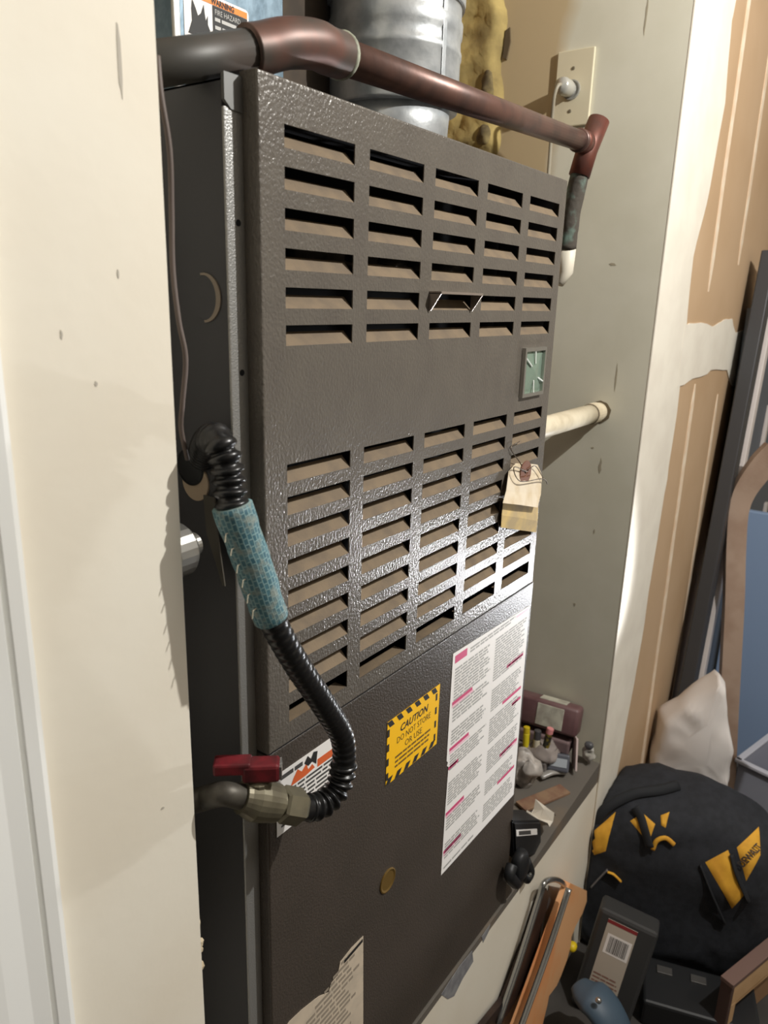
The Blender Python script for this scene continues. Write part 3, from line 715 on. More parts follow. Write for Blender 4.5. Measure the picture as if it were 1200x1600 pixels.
obj('tee', bm, M('tee_copper', (122, 72, 60), 0.4, 0.4, rgb2=(98, 70, 62), nscale=30), CP, True)
obj('tee_rim', LA(T0-dr*0.028, dr, [(0, 0.0150), (0.002, 0.0176), (0.006, 0.0176)], 24), COPPER, CP, True)
dn = Vector((0.8147, 0.092, 1.1622)); dn2 = Vector((0.8242, 0.098, 1.105)); dn3 = Vector((0.8373, 0.102, 1.0676))
obj('drop_pipe', noisy(TB(resample([tl-(tl-tm)*0.1, dn, dn2], 0.006)[0], 0.0150, 20), 0.0008, 90), VERDI, CP, True)
tag(obj('drop_adapter', TB([dn2, dn3, dn3+Vector((-0.012, 0.005, -0.02))], [0.0150, 0.0125, 0.008], 16), M('white_plastic', (226, 218, 200), 0.5), CP, True), 'white plastic adapter')

# yellow insulation stuffed in a hole of the return wall
bm = bmesh.new(); nu, nv = 26, 46; G = {}
for i in range(nu+1):
    for k in range(nv+1):
        y = 0.325+0.26*i/nu; z = 1.285+0.46*k/nv
        ed = min(1.0, max(0.0, (y-0.345-0.012*noise.noise((z*14, 1, 2))-0.09*max(0, z-1.47))/0.020))
        ed *= min(1.0, k/4.0)
        h = -0.006 + ed*(0.026+0.010*noise.noise((y*14, z*14, 3))+0.007*noise.noise((y*50, z*50, 9)))
        G[i, k] = bm.verts.new((1.033-h, y, z))
for i in range(nu):
    for k in range(nv): bm.faces.new((G[i, k], G[i+1, k], G[i+1, k+1], G[i, k+1]))
IN = obj('insulation', bm, YELLOWFOAM, None, True)
tag(IN, 'yellow fibreglass insulation bulging from the return wall behind the vent pipe', 'insulation')
for (y, z, a, b) in ((0.372, 1.425, 0.014, 0.026), (0.376, 1.335, 0.016, 0.020)):
    obj('burnt_spot', blob(bmesh.new(), (1.010, y, z), ((1, 0, 0), (0, 1, 0), (0, 0, 1)), (0.007, a, b), 2, 0.006, 60, 16, 10, 3), SOOT, IN, True)
bm = bmesh.new(); RET.prism(bm, [(0.344, 1.47), (0.352, 1.475), (0.350, 1.52), (0.341, 1.525), (0.338, 1.50)], 0, 0.004)
obj('torn_edge', bm, M('torn_hole_edge', (92, 78, 56), 0.9), IN)

# outlet with plug
OP = thing('outlet', (1.03, 0.199, 1.337), 'ivory single outlet plate on the return wall above the copper tee', 'outlet')
bm = BX((1.0265, 0.1635, 1.3375), (1.0328, 0.2355, 1.4665), 0.0018)
obj('cover_plate', bm, PLATE, OP)
oc = Vector((1.0265, 0.199, 1.402)); oc = Vector((1.0265, (1.0265, 0.2021, 1.3999)[1], (1.0265, 0.1983, 1.3995)[2]))
obj('receptacle', LA(oc, (-1, 0, 0), [(0, 0.0175), (0.0025, 0.0172), (0.0028, 0.0150), (0.0012, 0.0148), (0.0012, 0)], 28, False), GREYPLUG, OP)
for dz in (0.036, -0.036):
    obj('plate_screw', LA(oc+Vector((0, 0, dz)), (-1, 0, 0), [(0, 0.0034), (0.001, 0.0030), (0.0012, 0)], 12, False), M('screw_grey', (140, 134, 116), 0.4, 0.6), OP)
PG = thing('power_plug', oc+Vector((-0.03, 0.005, -0.1)), 'grey round power plug in the ivory outlet with a cord hanging down', 'plug')
pc = oc+Vector((0.0015-0.003, 0.002, 0.0))
obj('plug_body', LA(pc, (-1, 0.12, 0.05), [(0, 0.0125), (0.012, 0.0150), (0.028, 0.0150), (0.036, 0.0120), (0.037, 0)], 24, False), M('plug_silver', (186, 184, 176), 0.25, 0.3), PG, True)
q = pc+Vector((-0.034, 0.004, 0.002))
obj('cord', TB(spline([q+Vector((0.004, 0, 0)), q+Vector((-0.010, 0.001, -0.004)), q+Vector((-0.012, 0.006, -0.022)), q+Vector((0.0, 0.012, -0.06)), q+Vector((0.012, 0.016, -0.12)), q+Vector((0.018, 0.018, -0.30)), q+Vector((0.016, 0.016, -0.60))], 10), 0.0034, 10), CORDGREY, PG, True)

# white pipe from furnace to return wall
WP = thing('white_pipe', (0.81, 0.09, 0.78), 'dusty white pipe running from the furnace side into the right return wall', 'pipe')
py, pz = 0.088, 0.809
obj('pipe_length', TB([(0.5905, py, pz), (0.985, py, pz)], 0.0185, 24), PVC, WP, True)
obj('coupling', LA((0.985, py, pz), (1, 0, 0), [(0, 0.0195), (0.0005, 0.0205), (0.030, 0.0205), (0.031, 0.0185), (0.0478, 0.0185)], 24), PVC, WP)
obj('dirt_ring', LA((0.9825, py, pz), (1, 0, 0), [(0, 0.0190), (0.003, 0.0202)], 24), M('dark_seam', (92, 80, 62), 0.8), WP)
bm = bmesh.new(); P = [(py-0.002+(0.0225+0.004*noise.noise((math.cos(t)*3, math.sin(t)*3, 1)))*math.cos(t), pz+(0.0225+0.004*noise.noise((math.cos(t)*3, math.sin(t)*3, 8)))*math.sin(t)) for t in [k*math.pi/12 for k in range(24)]]
obj('wall_hole_edge', RET.prism(bm, P, 0.0, 0.001), M('hole_dark', (104, 92, 70), 0.9), WP)

# card tag wired to the louvres
TG = thing('inspection_tag', (0.48, -0.01, 0.70), 'cream card tag with rusty eyelet wired to the right edge of the louvred door', 'tag')
T = Flat((0, 0, 0))
def sheet(bm, rows, t=0.0006):
    """rows of points (left, right) joined into a thin bent card"""
    A = [[bm.verts.new(p) for p in r] for r in rows]; B = [[bm.verts.new(Vector(p)+Vector((0, t, 0))) for p in r] for r in rows]
    n = len(rows[0])
    for r in range(len(rows)-1):
        for k in range(n-1):
            bm.faces.new((A[r][k], A[r][k+1], A[r+1][k+1], A[r+1][k])); bm.faces.new((B[r][k+1], B[r][k], B[r+1][k], B[r+1][k+1]))
        bm.faces.new((A[r][0], A[r+1][0], B[r+1][0], B[r][0])); bm.faces.new((A[r][-1], B[r][-1], B[r+1][-1], A[r+1][-1]))
    for k in range(n-1):
        bm.faces.new((A[0][k], B[0][k], B[0][k+1], A[0][k+1])); bm.faces.new((A[-1][k+1], B[-1][k+1], B[-1][k], A[-1][k]))
    return bm
bm = sheet(bmesh.new(), [[(0.4725, -0.004, 0.8062), (0.5053, -0.004, 0.801), (0.5448, -0.004, 0.7928)], [(0.4508, -0.005, 0.7986), (0.5012, -0.006, 0.7893), (0.5615, -0.005, 0.775)], [(0.4392, -0.009, 0.7743), (0.4936, -0.01, 0.7622), (0.5538, -0.009, 0.7475)], [(0.424, -0.013, 0.7623), (0.4755, -0.014, 0.7492), (0.537, -0.013, 0.7324)]])
obj('tag_front', bm, MANILA, TG)
bm = sheet(bmesh.new(), [[(0.4439, -0.004, 0.7602), (0.4988, -0.004, 0.7462), (0.5595, -0.004, 0.7299)], [(0.4372, -0.006, 0.7415), (0.4943, -0.006, 0.7252), (0.5576, -0.006, 0.7062)], [(0.4442, -0.003, 0.7223), (0.4999, -0.003, 0.7055), (0.5636, -0.003, 0.6864)]])
obj('tag_back', bm, MANILA_DARK, TG)
ec = Vector((0.4996, -0.0068, 0.7888))
obj('eyelet', LA(ec+Vector((0, 0.0005, 0)), (0, -1, 0), [(0, 0.0175), (0.0012, 0.0172), (0.0014, 0.006), (0.0006, 0.005)], 24), RUST, TG)
bm = bmesh.new()
tube(bm, spline([ec+Vector((0, -0.001, 0)), (0.4843, -0.004, 0.8061), (0.4554, -0.003, 0.8296), (0.4835, -0.002, 0.8342)], 6), 0.0007, 6)
tube(bm, spline([ec+Vector((0.002, -0.002, 0.002)), (0.4548, -0.01, 0.8047), (0.4717, -0.013, 0.783), (0.5486, -0.012, 0.7727), (0.5739, -0.01, 0.7592)], 6), 0.0007, 6)
tube(bm, spline([ec+Vector((0.004, -0.002, 0.004)), (0.5248, -0.009, 0.7949), (0.5475, -0.01, 0.7783), (0.556, -0.01, 0.7692)], 6), 0.0007, 6)
obj('tag_wire', bm, M('wire_brown', (96, 82, 66), 0.5, 0.4), TG)

# ---------------------------------------------------------------- clutter on the platform beside the furnace
def slab(name, c, yaw, h, mat, label=None, cat=None, parent=None, bev=0.004, tilt=0.0):
    m = Matrix.Rotation(yaw, 3, 'Z') @ Matrix.Rotation(tilt, 3, 'Y')
    o = obj(name, obox(bmesh.new(), c, [m.col[0], m.col[1], m.col[2]], h, bev), mat, parent)
    if label: tag(o, label, cat)
    return o
pz_ = lambda x: 0.0 if x < 0.6 else 0.034*(x-0.6)/0.433
# base crate that lifts the pile
LB_ = thing('junk_tray', (0.97, 0.15, pz_(0.95)), 'low grey tray holding the pile of small parts in the platform corner', 'tray')
obj('tray_body', BX((0.915, 0.080, pz_(0.92)+0.001), (1.026, 0.300, 0.062), 0.004), M('grey_tray', (120, 114, 110), 0.6, rgb2=(100, 94, 92), nscale=40), LB_)
MB = thing('maroon_case', (0.985, 0.12, 0.06), 'maroon vinyl case with a worn pale label, on the pile against the return wall', 'case')
cx, cyaw = Vector((0.995, 0.118, 0.135)), 0.10
m = Matrix.Rotation(cyaw, 3, 'Z') @ Matrix.Rotation(0.25, 3, 'Y')
obj('case_body', obox(bmesh.new(), cx, [m.col[0], m.col[1], m.col[2]], (0.024, 0.074, 0.032), 0.008), MAROON, MB, True)
obj('case_label', obox(bmesh.new(), cx-m.col[0]*0.0240-m.col[1]*0.012, [m.col[0], m.col[1], m.col[2]], (0.0015, 0.030, 0.024), 0.0008), PALELABEL, MB)
bm = obox(bmesh.new(), cx+m.col[2]*0.0325-m.col[1]*0.012, [m.col[0], m.col[1], m.col[2]], (0.015, 0.030, 0.0012), 0.0006)
obj('case_strap', bm, PALELABEL, MB)
slab('support_box', (0.992, 0.14, 0.079), 0.1, (0.030, 0.085, 0.0155), M('mauve_box', (124, 104, 104), 0.6), 'mauve cardboard box lying under the maroon case', 'box')
# small upright cells and pens
def upright(name, p, r, h, mats, lean, label, cat, group=None):
    t = thing(name, p, label, cat, group); a = Vector(lean).normalized(); z = 0
    for (frac, rr, mt, nm) in mats:
        obj(nm, LA(Vector(p)+a*z, a, [(0, rr*r*0.94), (0.001, rr*r), (h*frac-0.001, rr*r), (h*frac, rr*r*0.92)], 16), mt, t); z += h*frac
    return t
pile = 0.064
upright('marker', (0.93, 0.1338, 0.0732), 0.0075, 0.048, [(0.7, 1, M('marker_yellow', (226, 206, 40), 0.5), 'barrel'), (0.3, 0.95, M('marker_cap', (210, 184, 30), 0.5), 'cap')], (0.10, 0.10, 1), 'yellow marker standing at the left of the pile by the furnace', 'marker')
upright('battery', (0.93, 0.1097, 0.0767), 0.0078, 0.046, [(0.55, 1, M('pale_cell', (206, 196, 172), 0.4), 'sleeve'), (0.45, 1.02, M('dark_cell', (70, 68, 70), 0.4), 'top_band')], (0.10, 0.06, 1), 'pale and dark battery standing between yellow marker and black battery', 'battery', 'batteries on the pile')
upright('battery', (0.93, 0.0898, 0.0881), 0.0075, 0.050, [(0.75, 1, M('black_cell', (44, 42, 34), 0.4, rgb2=(120, 104, 40), nscale=90, lo=0.55, hi=0.6), 'sleeve'), (0.25, 1.02, M('pink_cap', (214, 140, 140), 0.5), 'cap')], (0.12, -0.10, 1), 'black battery with a pink end standing on the pile', 'battery', 'batteries on the pile')
# grey plastic bags
tag(obj('plastic_bag', blob(bmesh.new(), (0.945, 0.105, 0.072), ((1, 0, 0), (0, 1, 0), (0, 0, 1)), (0.026, 0.045, 0.020), 2.4, 0.014, 45, 28, 18, 2), GREYBAG, None, True), 'crumpled mauve grey plastic bag below the maroon case', 'bag', 'plastic bags on the platform')
tag(obj('plastic_bag', blob(bmesh.new(), (0.875, 0.115, 0.060), ((1, 0, 0), (0, 1, 0), (0, 0, 1)), (0.026, 0.032, 0.042), 2.2, 0.016, 50, 28, 18, 9), M('white_grey_bag', (196, 188, 180), 0.4, rgb2=(150, 144, 138), nscale=35), None, True), 'crumpled pale plastic bag close to the furnace edge', 'bag', 'plastic bags on the platform')
CT = thing('tape_case', (0.955, 0.055, 0.03), 'small blue grey cassette case with a clear window at the pile front', 'case')
m = Matrix.Rotation(0.35, 3, 'Z') @ Matrix.Rotation(0.5, 3, 'Y'); cc = Vector((0.948, 0.064, 0.056))
obj('case_body', obox(bmesh.new(), cc, [m.col[0], m.col[1], m.col[2]], (0.012, 0.023, 0.019), 0.004), M('bluegrey_case', (86, 88, 96), 0.45), CT)
obj('case_window', obox(bmesh.new(), cc-m.col[0]*0.0122, [m.col[0], m.col[1], m.col[2]], (0.0008, 0.018, 0.009), 0.0004), M('window_grey', (170, 176, 182), 0.25), CT)
slab('pink_card', (0.985, 0.043, 0.070), 0.55, (0.022, 0.0022, 0.035), M('pinkish_card', (214, 194, 190), 0.6), 'pinkish white card standing on edge at the right of the pile', 'card', bev=0.001, tilt=0.3)
bm = bmesh.new(); blob(bm, (1.015, 0.022, 0.060), ((1, 0, 0), (0, 1, 0), (0, 0, 1)), (0.011, 0.014, 0.018), 2, 0.008, 90, 18, 12, 5)
CLp = tag(obj('grey_clip', bm, M('clip_grey', (176, 172, 162), 0.4, rgb2=(110, 108, 104), nscale=70), None, True), 'small grey metal clip in the corner of the platform', 'clip')
obj('clip_knob', blob(bmesh.new(), (1.012, 0.022, 0.082), ((1, 0, 0), (0, 1, 0), (0, 0, 1)), (0.008, 0.010, 0.008), 2.4, 0, 1, 14, 10), M('knob_dark', (84, 84, 86), 0.4), CLp, True)
tag(obj('paper_scrap', noisy(sheet(bmesh.new(), [[(0.745+0.012*i, 0.045-0.022*k, 0.050+0.010*math.sin(i*2+k)) for i in range(5)] for k in range(3)], 0.0015), 0.004, 60, 4), M('striped_paper', (212, 204, 190), 0.7), None), 'torn striped paper scrap by the black adapter', 'paper')
tag(obj('plastic_sleeve', TB(spline([(0.905, 0.085, 0.034), (0.93, 0.068, 0.040), (0.955, 0.05, 0.034)], 6), 0.009, 12, True, 0.6), M('clear_sleeve', (150, 146, 140), 0.3), None, True), 'clear plastic sleeve lying in front of the pale bag', 'sleeve')
tag(obj('wood_shim', obox(bmesh.new(), (0.855, 0.055, 0.0245), ((0.9, -0.42, 0.02), (0.42, 0.9, 0), (0, 0, 1)), (0.060, 0.016, 0.003), 0.001), M('shim_wood', (146, 118, 92), 0.7, rgb2=(122, 88, 72), nscale=30), None), 'thin brown wood shim lying on the platform', 'shim')
# adapter hanging at the furnace's lower right corner
AD = thing('power_adapter', (0.625, 0.0, 0.02), 'black power adapter with a white label hanging at the furnace lower right corner', 'adapter')
Pq = [(0.5733, -0.004, 0.172), (0.7379, 0.01, 0.0629), (0.756, 0.01, -0.0256), (0.5969, -0.004, 0.0766)]
bm = bmesh.new(); a = [Vector(p) for p in Pq]; dpt = Vector((0.01, 0.045, 0.0))
A = [bm.verts.new(p) for p in a]; B = [bm.verts.new(p+dpt) for p in a]
bm.faces.new(A); bm.faces.new(B[::-1])
for k in range(4): bm.faces.new((A[k], A[(k+1) % 4], B[(k+1) % 4], B[k]))
bmesh.ops.bevel(bm, geom=list(bm.edges), offset=0.004, segments=2, affect='EDGES')
obj('adapter_body', bm, BLACK, AD)
ea = (a[1]-a[0]).normalized(); eb = (a[0]-a[3]).normalized(); na = ea.cross(eb).normalized()
if na.y > 0: na = -na
af = Flat(a[0]-eb*0.020+ea*0.010, ea, eb, na); aw = (a[1]-a[0]).length
bm = bmesh.new(); af.prism(bm, [(0, -0.016), (aw*0.75, -0.016), (aw*0.75, 0), (0, 0)], 0.0, 0.0008); lb = obj('adapter_label', bm, WHITEPAPER, AD)
bm = bmesh.new(); af.quad(bm, aw*0.08, -0.013, aw*0.50, -0.003, 0.0012); obj('label_print', bm, M('label_dark', (74, 72, 70), 0.6), lb)
bm = bmesh.new()
blob(bm, (0.5964, -0.012, 0.0718), ((1, 0, 0), (0, 1, 0), (0, 0, 1)), (0.022, 0.014, 0.030), 2.6, 0.003, 60, 20, 12)
obj('plug_head', bm, BLACK, AD, True)
obj('plug_cord', TB(spline([(0.5627, -0.012, 0.0953), (0.5509, -0.014, 0.0837), (0.5817, -0.014, 0.0456)], 6), 0.010, 12), BLACK, AD, True)
obj('plug_cord', TB(spline([(0.634, -0.008, 0.0531), (0.6576, -0.008, 0.0128), (0.6374, -0.01, 0.0114)], 6), 0.009, 12), BLACK, AD, True)
obj('plug_prong', LA((0.6273, -0.019, 0.0347), (0.2, -1, 0), [(0, 0.0035), (0.004, 0.0035), (0.0045, 0)], 10, False), CHROME, AD)

# ---------------------------------------------------------------- right side: leaning rails and panels
RL = thing('metal_rail', (1.70, -0.03, FLOOR_Z), 'long charcoal metal rail with a pale edge leaning on the bare drywall', 'rail')
top, bot = Vector((1.85, -0.049, 1.150)), Vector((1.58, -0.049, FLOOR_Z+0.016)); ra = (top-bot).normalized(); mid = (top+bot)/2; hl = (top-bot).length/2
sx = Vector((1, 0, 0)); sx = (sx-ra*sx.dot(ra)).normalized(); sy = ra.cross(sx)
obj('rail_flange', obox(bmesh.new(), mid-sx*0.045, (sx, sy, ra), (0.030, 0.018, hl), 0.003), RAILDARK, RL)
obj('rail_web', obox(bmesh.new(), mid+sx*0.012+Vector((0, 0.004, 0)), (sx, sy, ra), (0.028, 0.012, hl*0.995), 0.002), RAILMID, RL)
obj('rail_edge', obox(bmesh.new(), mid+sx*0.062-ra*0.03, (sx, sy, ra), (0.020, 0.020, hl*0.955), 0.003), RAILWHITE, RL)
PN = thing('slate_panel', (2.3, -0.03, FLOOR_Z), 'tall dark slate panel leaning on the wall behind the rail', 'panel')
obj('panel_sheet', obox(bmesh.new(), (2.40, -0.0200, 0.28), ((1, 0, 0), (0, 1, 0), (0, 0, 1)), (0.60, 0.006, 0.738), 0.002), PANELDARK, PN)
obj('panel_strip', obox(bmesh.new(), (2.3016, -0.0325, 0.5924), ((0.12, 0, 1), (0, 1, 0), (1, 0, -0.12)), (0.12, 0.006, 0.016), 0.002), RAILWHITE, PN)
obj('panel_strip', obox(bmesh.new(), (2.6223, -0.0325, 0.2664), ((0.02, 0, 1), (0, 1, 0), (1, 0, -0.02)), (0.05, 0.006, 0.016), 0.002), RAILWHITE, PN)
tag(obj('glare_board', BX((2.10, -0.95, FLOOR_Z+0.001), (2.125, -0.035, 0.40), 0.003), M('glare_blue', (150, 172, 204), 0.5)), 'added pale blue board painting in glare behind the frosted tub and the bent plywood frame', 'board')  # added board; its pale blue stands in for lamp glare
# bent plywood hoop
HP = [(1.72, -0.1551, 0.6617), (1.72, -0.1237, 0.6178), (1.72, -0.0918, 0.5478), (1.72, -0.0836, 0.4836), (1.72, -0.0929, 0.3752), (1.72, -0.111, 0.2281), (1.72, -0.1303, 0.0366), (1.72, -0.1464, -0.1222), (1.72, -0.1848, -0.4762)]
hpth = spline(HP, 8)
bm = bmesh.new(); wv = Vector((0.50, -0.86, 0)).normalized(); tv = Vector((0.86, 0.5, 0)); rows = []
for i, p in enumerate(hpth):
    t = (hpth[min(i+1, len(hpth)-1)]-hpth[max(i-1, 0)]).normalized(); nrm = t.cross(tv).normalized(); hw = 0.026 if i > 24 else 0.026+0.012*(24-i)/24
    rows.append([bm.verts.new(p+nrm*s*hw+tv*d*0.012) for s, d in ((-1, -1), (1, -1), (1, 1), (-1, 1))])
for A, B in zip(rows, rows[1:]):
    for k in range(4): bm.faces.new((A[k], A[(k+1) % 4], B[(k+1) % 4], B[k]))
bm.faces.new(rows[0][::-1]); bm.faces.new(rows[-1])
tag(obj('bentwood_frame', bm, BENTWOOD), 'bent plywood frame arching in front of the slate panel at the right edge', 'frame')
# work light hanging outside the frame
WLp = thing('work_light', (1.36, -0.40, 0.24), 'cold white LED work light hanging right of the frame', 'lamp')
LC = Vector((1.37, -0.372, 0.29))
obj('lamp_housing', LA(LC+Vector((0.05, -0.02, 0.012)), (-0.95, 0.25, -0.1), [(0, 0.018), (0.02, 0.034), (0.035, 0.036), (0.036, 0.030)], 24), BLACK, WLp)
obj('lamp_lens', LA(LC+Vector((0.05, -0.02, 0.012))+Vector((-0.95, 0.25, -0.1)).normalized()*0.0362, (-0.95, 0.25, -0.1), [(0, 0.029), (0.002, 0.028), (0.003, 0)], 24, False), M('led_lens', (220, 236, 255), 0.3, emit=8), WLp)
obj('lamp_cord', TB([LC+Vector((0.05, -0.02, 0.03)), LC+Vector((0.06, -0.04, 0.6)), (LC.x+0.06, LC.y-0.05, 2.548)], 0.004, 8), BLACK, WLp)
sl = bpy.data.lights.new('work_light_lamp', 'SPOT'); sl.energy = 21; sl.color = (0.95, 0.97, 1.0); sl.shadow_soft_size = 0.022; sl.spot_size = math.radians(64); sl.spot_blend = 0.35
slo = bpy.data.objects.new('work_light_lamp', sl); COL.objects.link(slo); slo.location = LC+Vector((-0.006, 0.004, 0.002))
slo.rotation_euler = Vector((-0.92, 0.36, 0.34)).to_track_quat('-Z', 'Y').to_euler()

# white sack
WS = [(1.4, -0.0399, -0.2262), (1.4, -0.0333, -0.1462), (1.41, -0.0405, -0.0291), (1.42, -0.1042, 0.0513), (1.43, -0.1577, 0.1234), (1.43, -0.1749, 0.1081), (1.41, -0.2204, -0.0541), (1.4, -0.2216, -0.1517), (1.4, -0.1513, -0.201)]
bm = bmesh.new(); pts = [Vector(p) for p in WS]; c = sum(pts, Vector())/len(pts)
dv = Vector((0.10, 0.05, 0)); rings = []
for k, (s, d) in enumerate(((0.35, -0.15), (0.72, -0.10), (0.93, -0.03), (1.0, 0.25), (0.97, 0.6), (0.7, 0.9))):
    R = []
    for i in range(len(pts)):
        for q in range(4):
            p = pts[i].lerp(pts[(i+1) % len(pts)], q/4); p = c+(p-c)*s+dv*d
            p += noise.noise_vector(p*14)*0.012*(1.1-s*0.6); p.y = min(p.y, -0.004); R.append(bm.verts.new(p))
    rings.append(R)
for A, B in zip(rings, rings[1:]):
    n = len(A)
    for i in range(n): bm.faces.new((A[i], A[(i+1) % n], B[(i+1) % n], B[i]))
bm.faces.new(rings[0][::-1]); bm.faces.new(rings[-1])
bmesh.ops.subdivide_edges(bm, edges=list(bm.edges), cuts=1, use_grid_fill=True)
for v in bm.verts:
    f = noise.ridged_multi_fractal(v.co*9, 1.0, 2.0, 2, 1.0, 2.0); v.co += Vector((-0.75, -0.6, 0))*(f-1.2)*0.013; v.co.y = min(v.co.y, -0.004)
tag(obj('white_sack', bm, WHITESACK, None, True), 'white crumpled paper sack standing behind the black and yellow tool bag', 'sack')
bm = bmesh.new(); box(bm, (1.375, -0.20, FLOOR_Z+0.001), (1.50, -0.01, -0.225), 0.005)
tag(obj('cardboard_box', bm, M('dark_box', (60, 58, 58), 0.8)), 'dark box on the floor under the white sack', 'box')

# clear tub at the right edge
TU = thing('storage_tub', (1.62, -0.42, FLOOR_Z), 'frosted grey plastic tub at the right edge beside the tool bag', 'tub')
ta = Vector((-0.25, -0.97, 0)).normalized(); tb_ = Vector((-ta.y, ta.x, 0))
tc0 = Vector((1.72, -0.194, -0.2471)); hh = (tc0.z-FLOOR_Z)/2
cc = tc0+ta*0.16+tb_*0.12; cc.z = FLOOR_Z+hh
bm = bmesh.new()
for s in (-1, 1):
    obox(bm, cc+ta*0.155*s, (ta, tb_, (0, 0, 1)), (0.004, 0.115, hh)); obox(bm, cc+tb_*0.115*s, (ta, tb_, (0, 0, 1)), (0.159, 0.004, hh))
obox(bm, cc-Vector((0, 0, hh-0.003)), (ta, tb_, (0, 0, 1)), (0.155, 0.115, 0.003))
obj('tub_walls', bm, CLEARGREY, TU)
bm = bmesh.new()
for s in (-1, 1):
    obox(bm, cc+ta*0.160*s+Vector((0, 0, hh)), (ta, tb_, (0, 0, 1)), (0.009, 0.124, 0.005), 0.002); obox(bm, cc+tb_*0.120*s+Vector((0, 0, hh)), (ta, tb_, (0, 0, 1)), (0.168, 0.009, 0.005), 0.002)
obj('tub_rim', bm, M('tub_rim', (206, 206, 214), 0.35), TU)
tag(obj('foil_wrap', blob(bmesh.new(), cc+Vector((0.01, 0.0, hh-0.01)), (ta, tb_, (0, 0, 1)), (0.06, 0.05, 0.045), 2, 0.03, 40, 26, 18, 4), M('silver_foil', (190, 196, 206), 0.2, 0.8), None, False), 'crumpled silver foil heaped in the frosted tub', 'foil')

# ---------------------------------------------------------------- tool bag
E1 = Vector((0.3, -0.954, 0)).normalized(); E2 = Vector((-E1.y, E1.x, 0)); UP = Vector((0, 0, 1))
BC = Vector((1.195, -0.16, -0.27)); bc = BC+E1*(-0.020)+UP*0.000+Vector((-0.03, 0, 0))
BZ = -0.458
TBG = thing('tool_bag', (bc.x, bc.y, BZ), 'black fabric tool bag with yellow panels heaped on the floor against the wall', 'bag')
bm = bmesh.new(); blob(bm, bc+E2*0.02, (E1, E2, UP), (0.240, 0.120, 0.228), 3.8, 0.018, 8, 80, 56, 3)
for v in bm.verts:
    d = v.co-bc; s = d.dot(E1); z = d.z
    if z > 0:                                        # slumped top: higher towards the middle, falling to the left
        k = 1.0-0.22*max(0.0, min(1.0, (-s-0.03)/0.17)) - 0.10*max(0.0, min(1.0, (s-0.06)/0.14)); v.co.z = bc.z+z*k
    n = noise.noise(Vector((s*16, z*9, 2.0))); v.co -= E2*(n*0.010 + 0.006*noise.noise(Vector((s*34+z*12, z*22, 5.0))))
    v.co.y = min(v.co.y, -0.006); v.co.z = max(v.co.z, BZ+0.001)
bag_bm = bm.copy(); bmesh.ops.recalc_face_normals(bag_bm, faces=bag_bm.faces)
bvh = BVHTree.FromBMesh(bag_bm)
body = obj('bag_body', bm, BLACKSOFT, TBG, True)
VD = Vector((1.60, 0.27, -1.24)).normalized()       # the patches are laid on from above and in front
def on_bag(s, z, lift):
    p = BC-E2*0.10+E1*s+UP*z-VD*0.6
    h = bvh.ray_cast(p, VD)
    if h[0] is None:
        h = bvh.find_nearest(BC+E1*s+UP*z-E2*0.08)
    n = h[1] if h[1].dot(VD) < 0 else -h[1]
    return h[0]+n*lift
def drape(name, poly, mat, parent, lift=0.004, n=7):
    """a four-cornered patch laid over the bag"""
    bm = bmesh.new(); a, b, c, d = [Vector((*p, 0)) for p in poly]; G = {}
    for i in range(n+1):
        for k in range(n+1):
            q = a.lerp(b, i/n).lerp(d.lerp(c, i/n), k/n); e = i in (0, n) or k in (0, n)
            G[i, k] = bm.verts.new(on_bag(q.x, q.y, 0.0005 if e else lift))
    for i in range(n):
        for k in range(n): bm.faces.new((G[i, k], G[i+1, k], G[i+1, k+1], G[i, k+1]))
    return obj(name, bm, mat, parent, True)
for quad in ([(0.0426, 0.1074), (0.0833, 0.1514), (0.1288, 0.0504), (0.1104, 0.0065)], [(0.0996, 0.1628), (0.1388, 0.2295), (0.1473, 0.157), (0.1277, 0.0842)],
             [(-0.2093, 0.0978), (-0.1548, 0.1856), (-0.1628, 0.076), (-0.1867, 0.0584)], [(-0.1212, 0.1692), (-0.0984, 0.1974), (-0.0687, 0.1753), (-0.0759, 0.1222)], [(-0.061, 0.2009), (-0.0441, 0.2154), (-0.0466, 0.1713), (-0.0565, 0.1753)]):
    o = drape('yellow_panel', quad, BAGYELLOW, TBG)
def strap(name, pts, r, mat, lift=0.006, sq=0.5):
    P = [on_bag(*p, lift) for p in pts]
    return obj(name, TB(spline(P, 6), r, 8, True, sq), mat, TBG, True)
strap('yellow_loop', [(-0.0664, 0.1112), (-0.0613, 0.1366), (-0.0438, 0.1484), (-0.0249, 0.1369)], 0.005, BAGYELLOW)
strap('yellow_pull', [(-0.1518, 0.0261), (-0.1372, 0.0233), (-0.1216, 0.0103)], 0.004, BAGYELLOW)
strap('zip_pull', [(-0.1842, -0.0237), (-0.167, 0.007), (-0.1525, 0.033)], 0.004, M('zip_grey', (126, 122, 124), 0.4, 0.5), 0.008)
strap('shoulder_strap', [(-0.2228, 0.0585), (-0.1835, 0.1659), (-0.1282, 0.2314), (-0.0712, 0.2627), (-0.0348, 0.2882)], 0.012, M('strap_black', (26, 28, 32), 0.8), 0.008)
strap('shoulder_strap', [(-0.0742, 0.1192), (-0.0883, 0.1579), (-0.1027, 0.1878), (-0.1184, 0.2055)], 0.010, M('strap_black', (26, 28, 32), 0.8), 0.010)
strap('panel_seam', [(0.0331, 0.0995), (0.0673, 0.0326), (0.1031, -0.0346)], 0.004, M('strap_black', (26, 28, 32), 0.8), 0.004)
strap('panel_seam', [(0.0896, 0.1433), (0.1047, 0.1008), (0.1368, 0.0393)], 0.006, M('strap_black', (26, 28, 32), 0.8), 0.006)
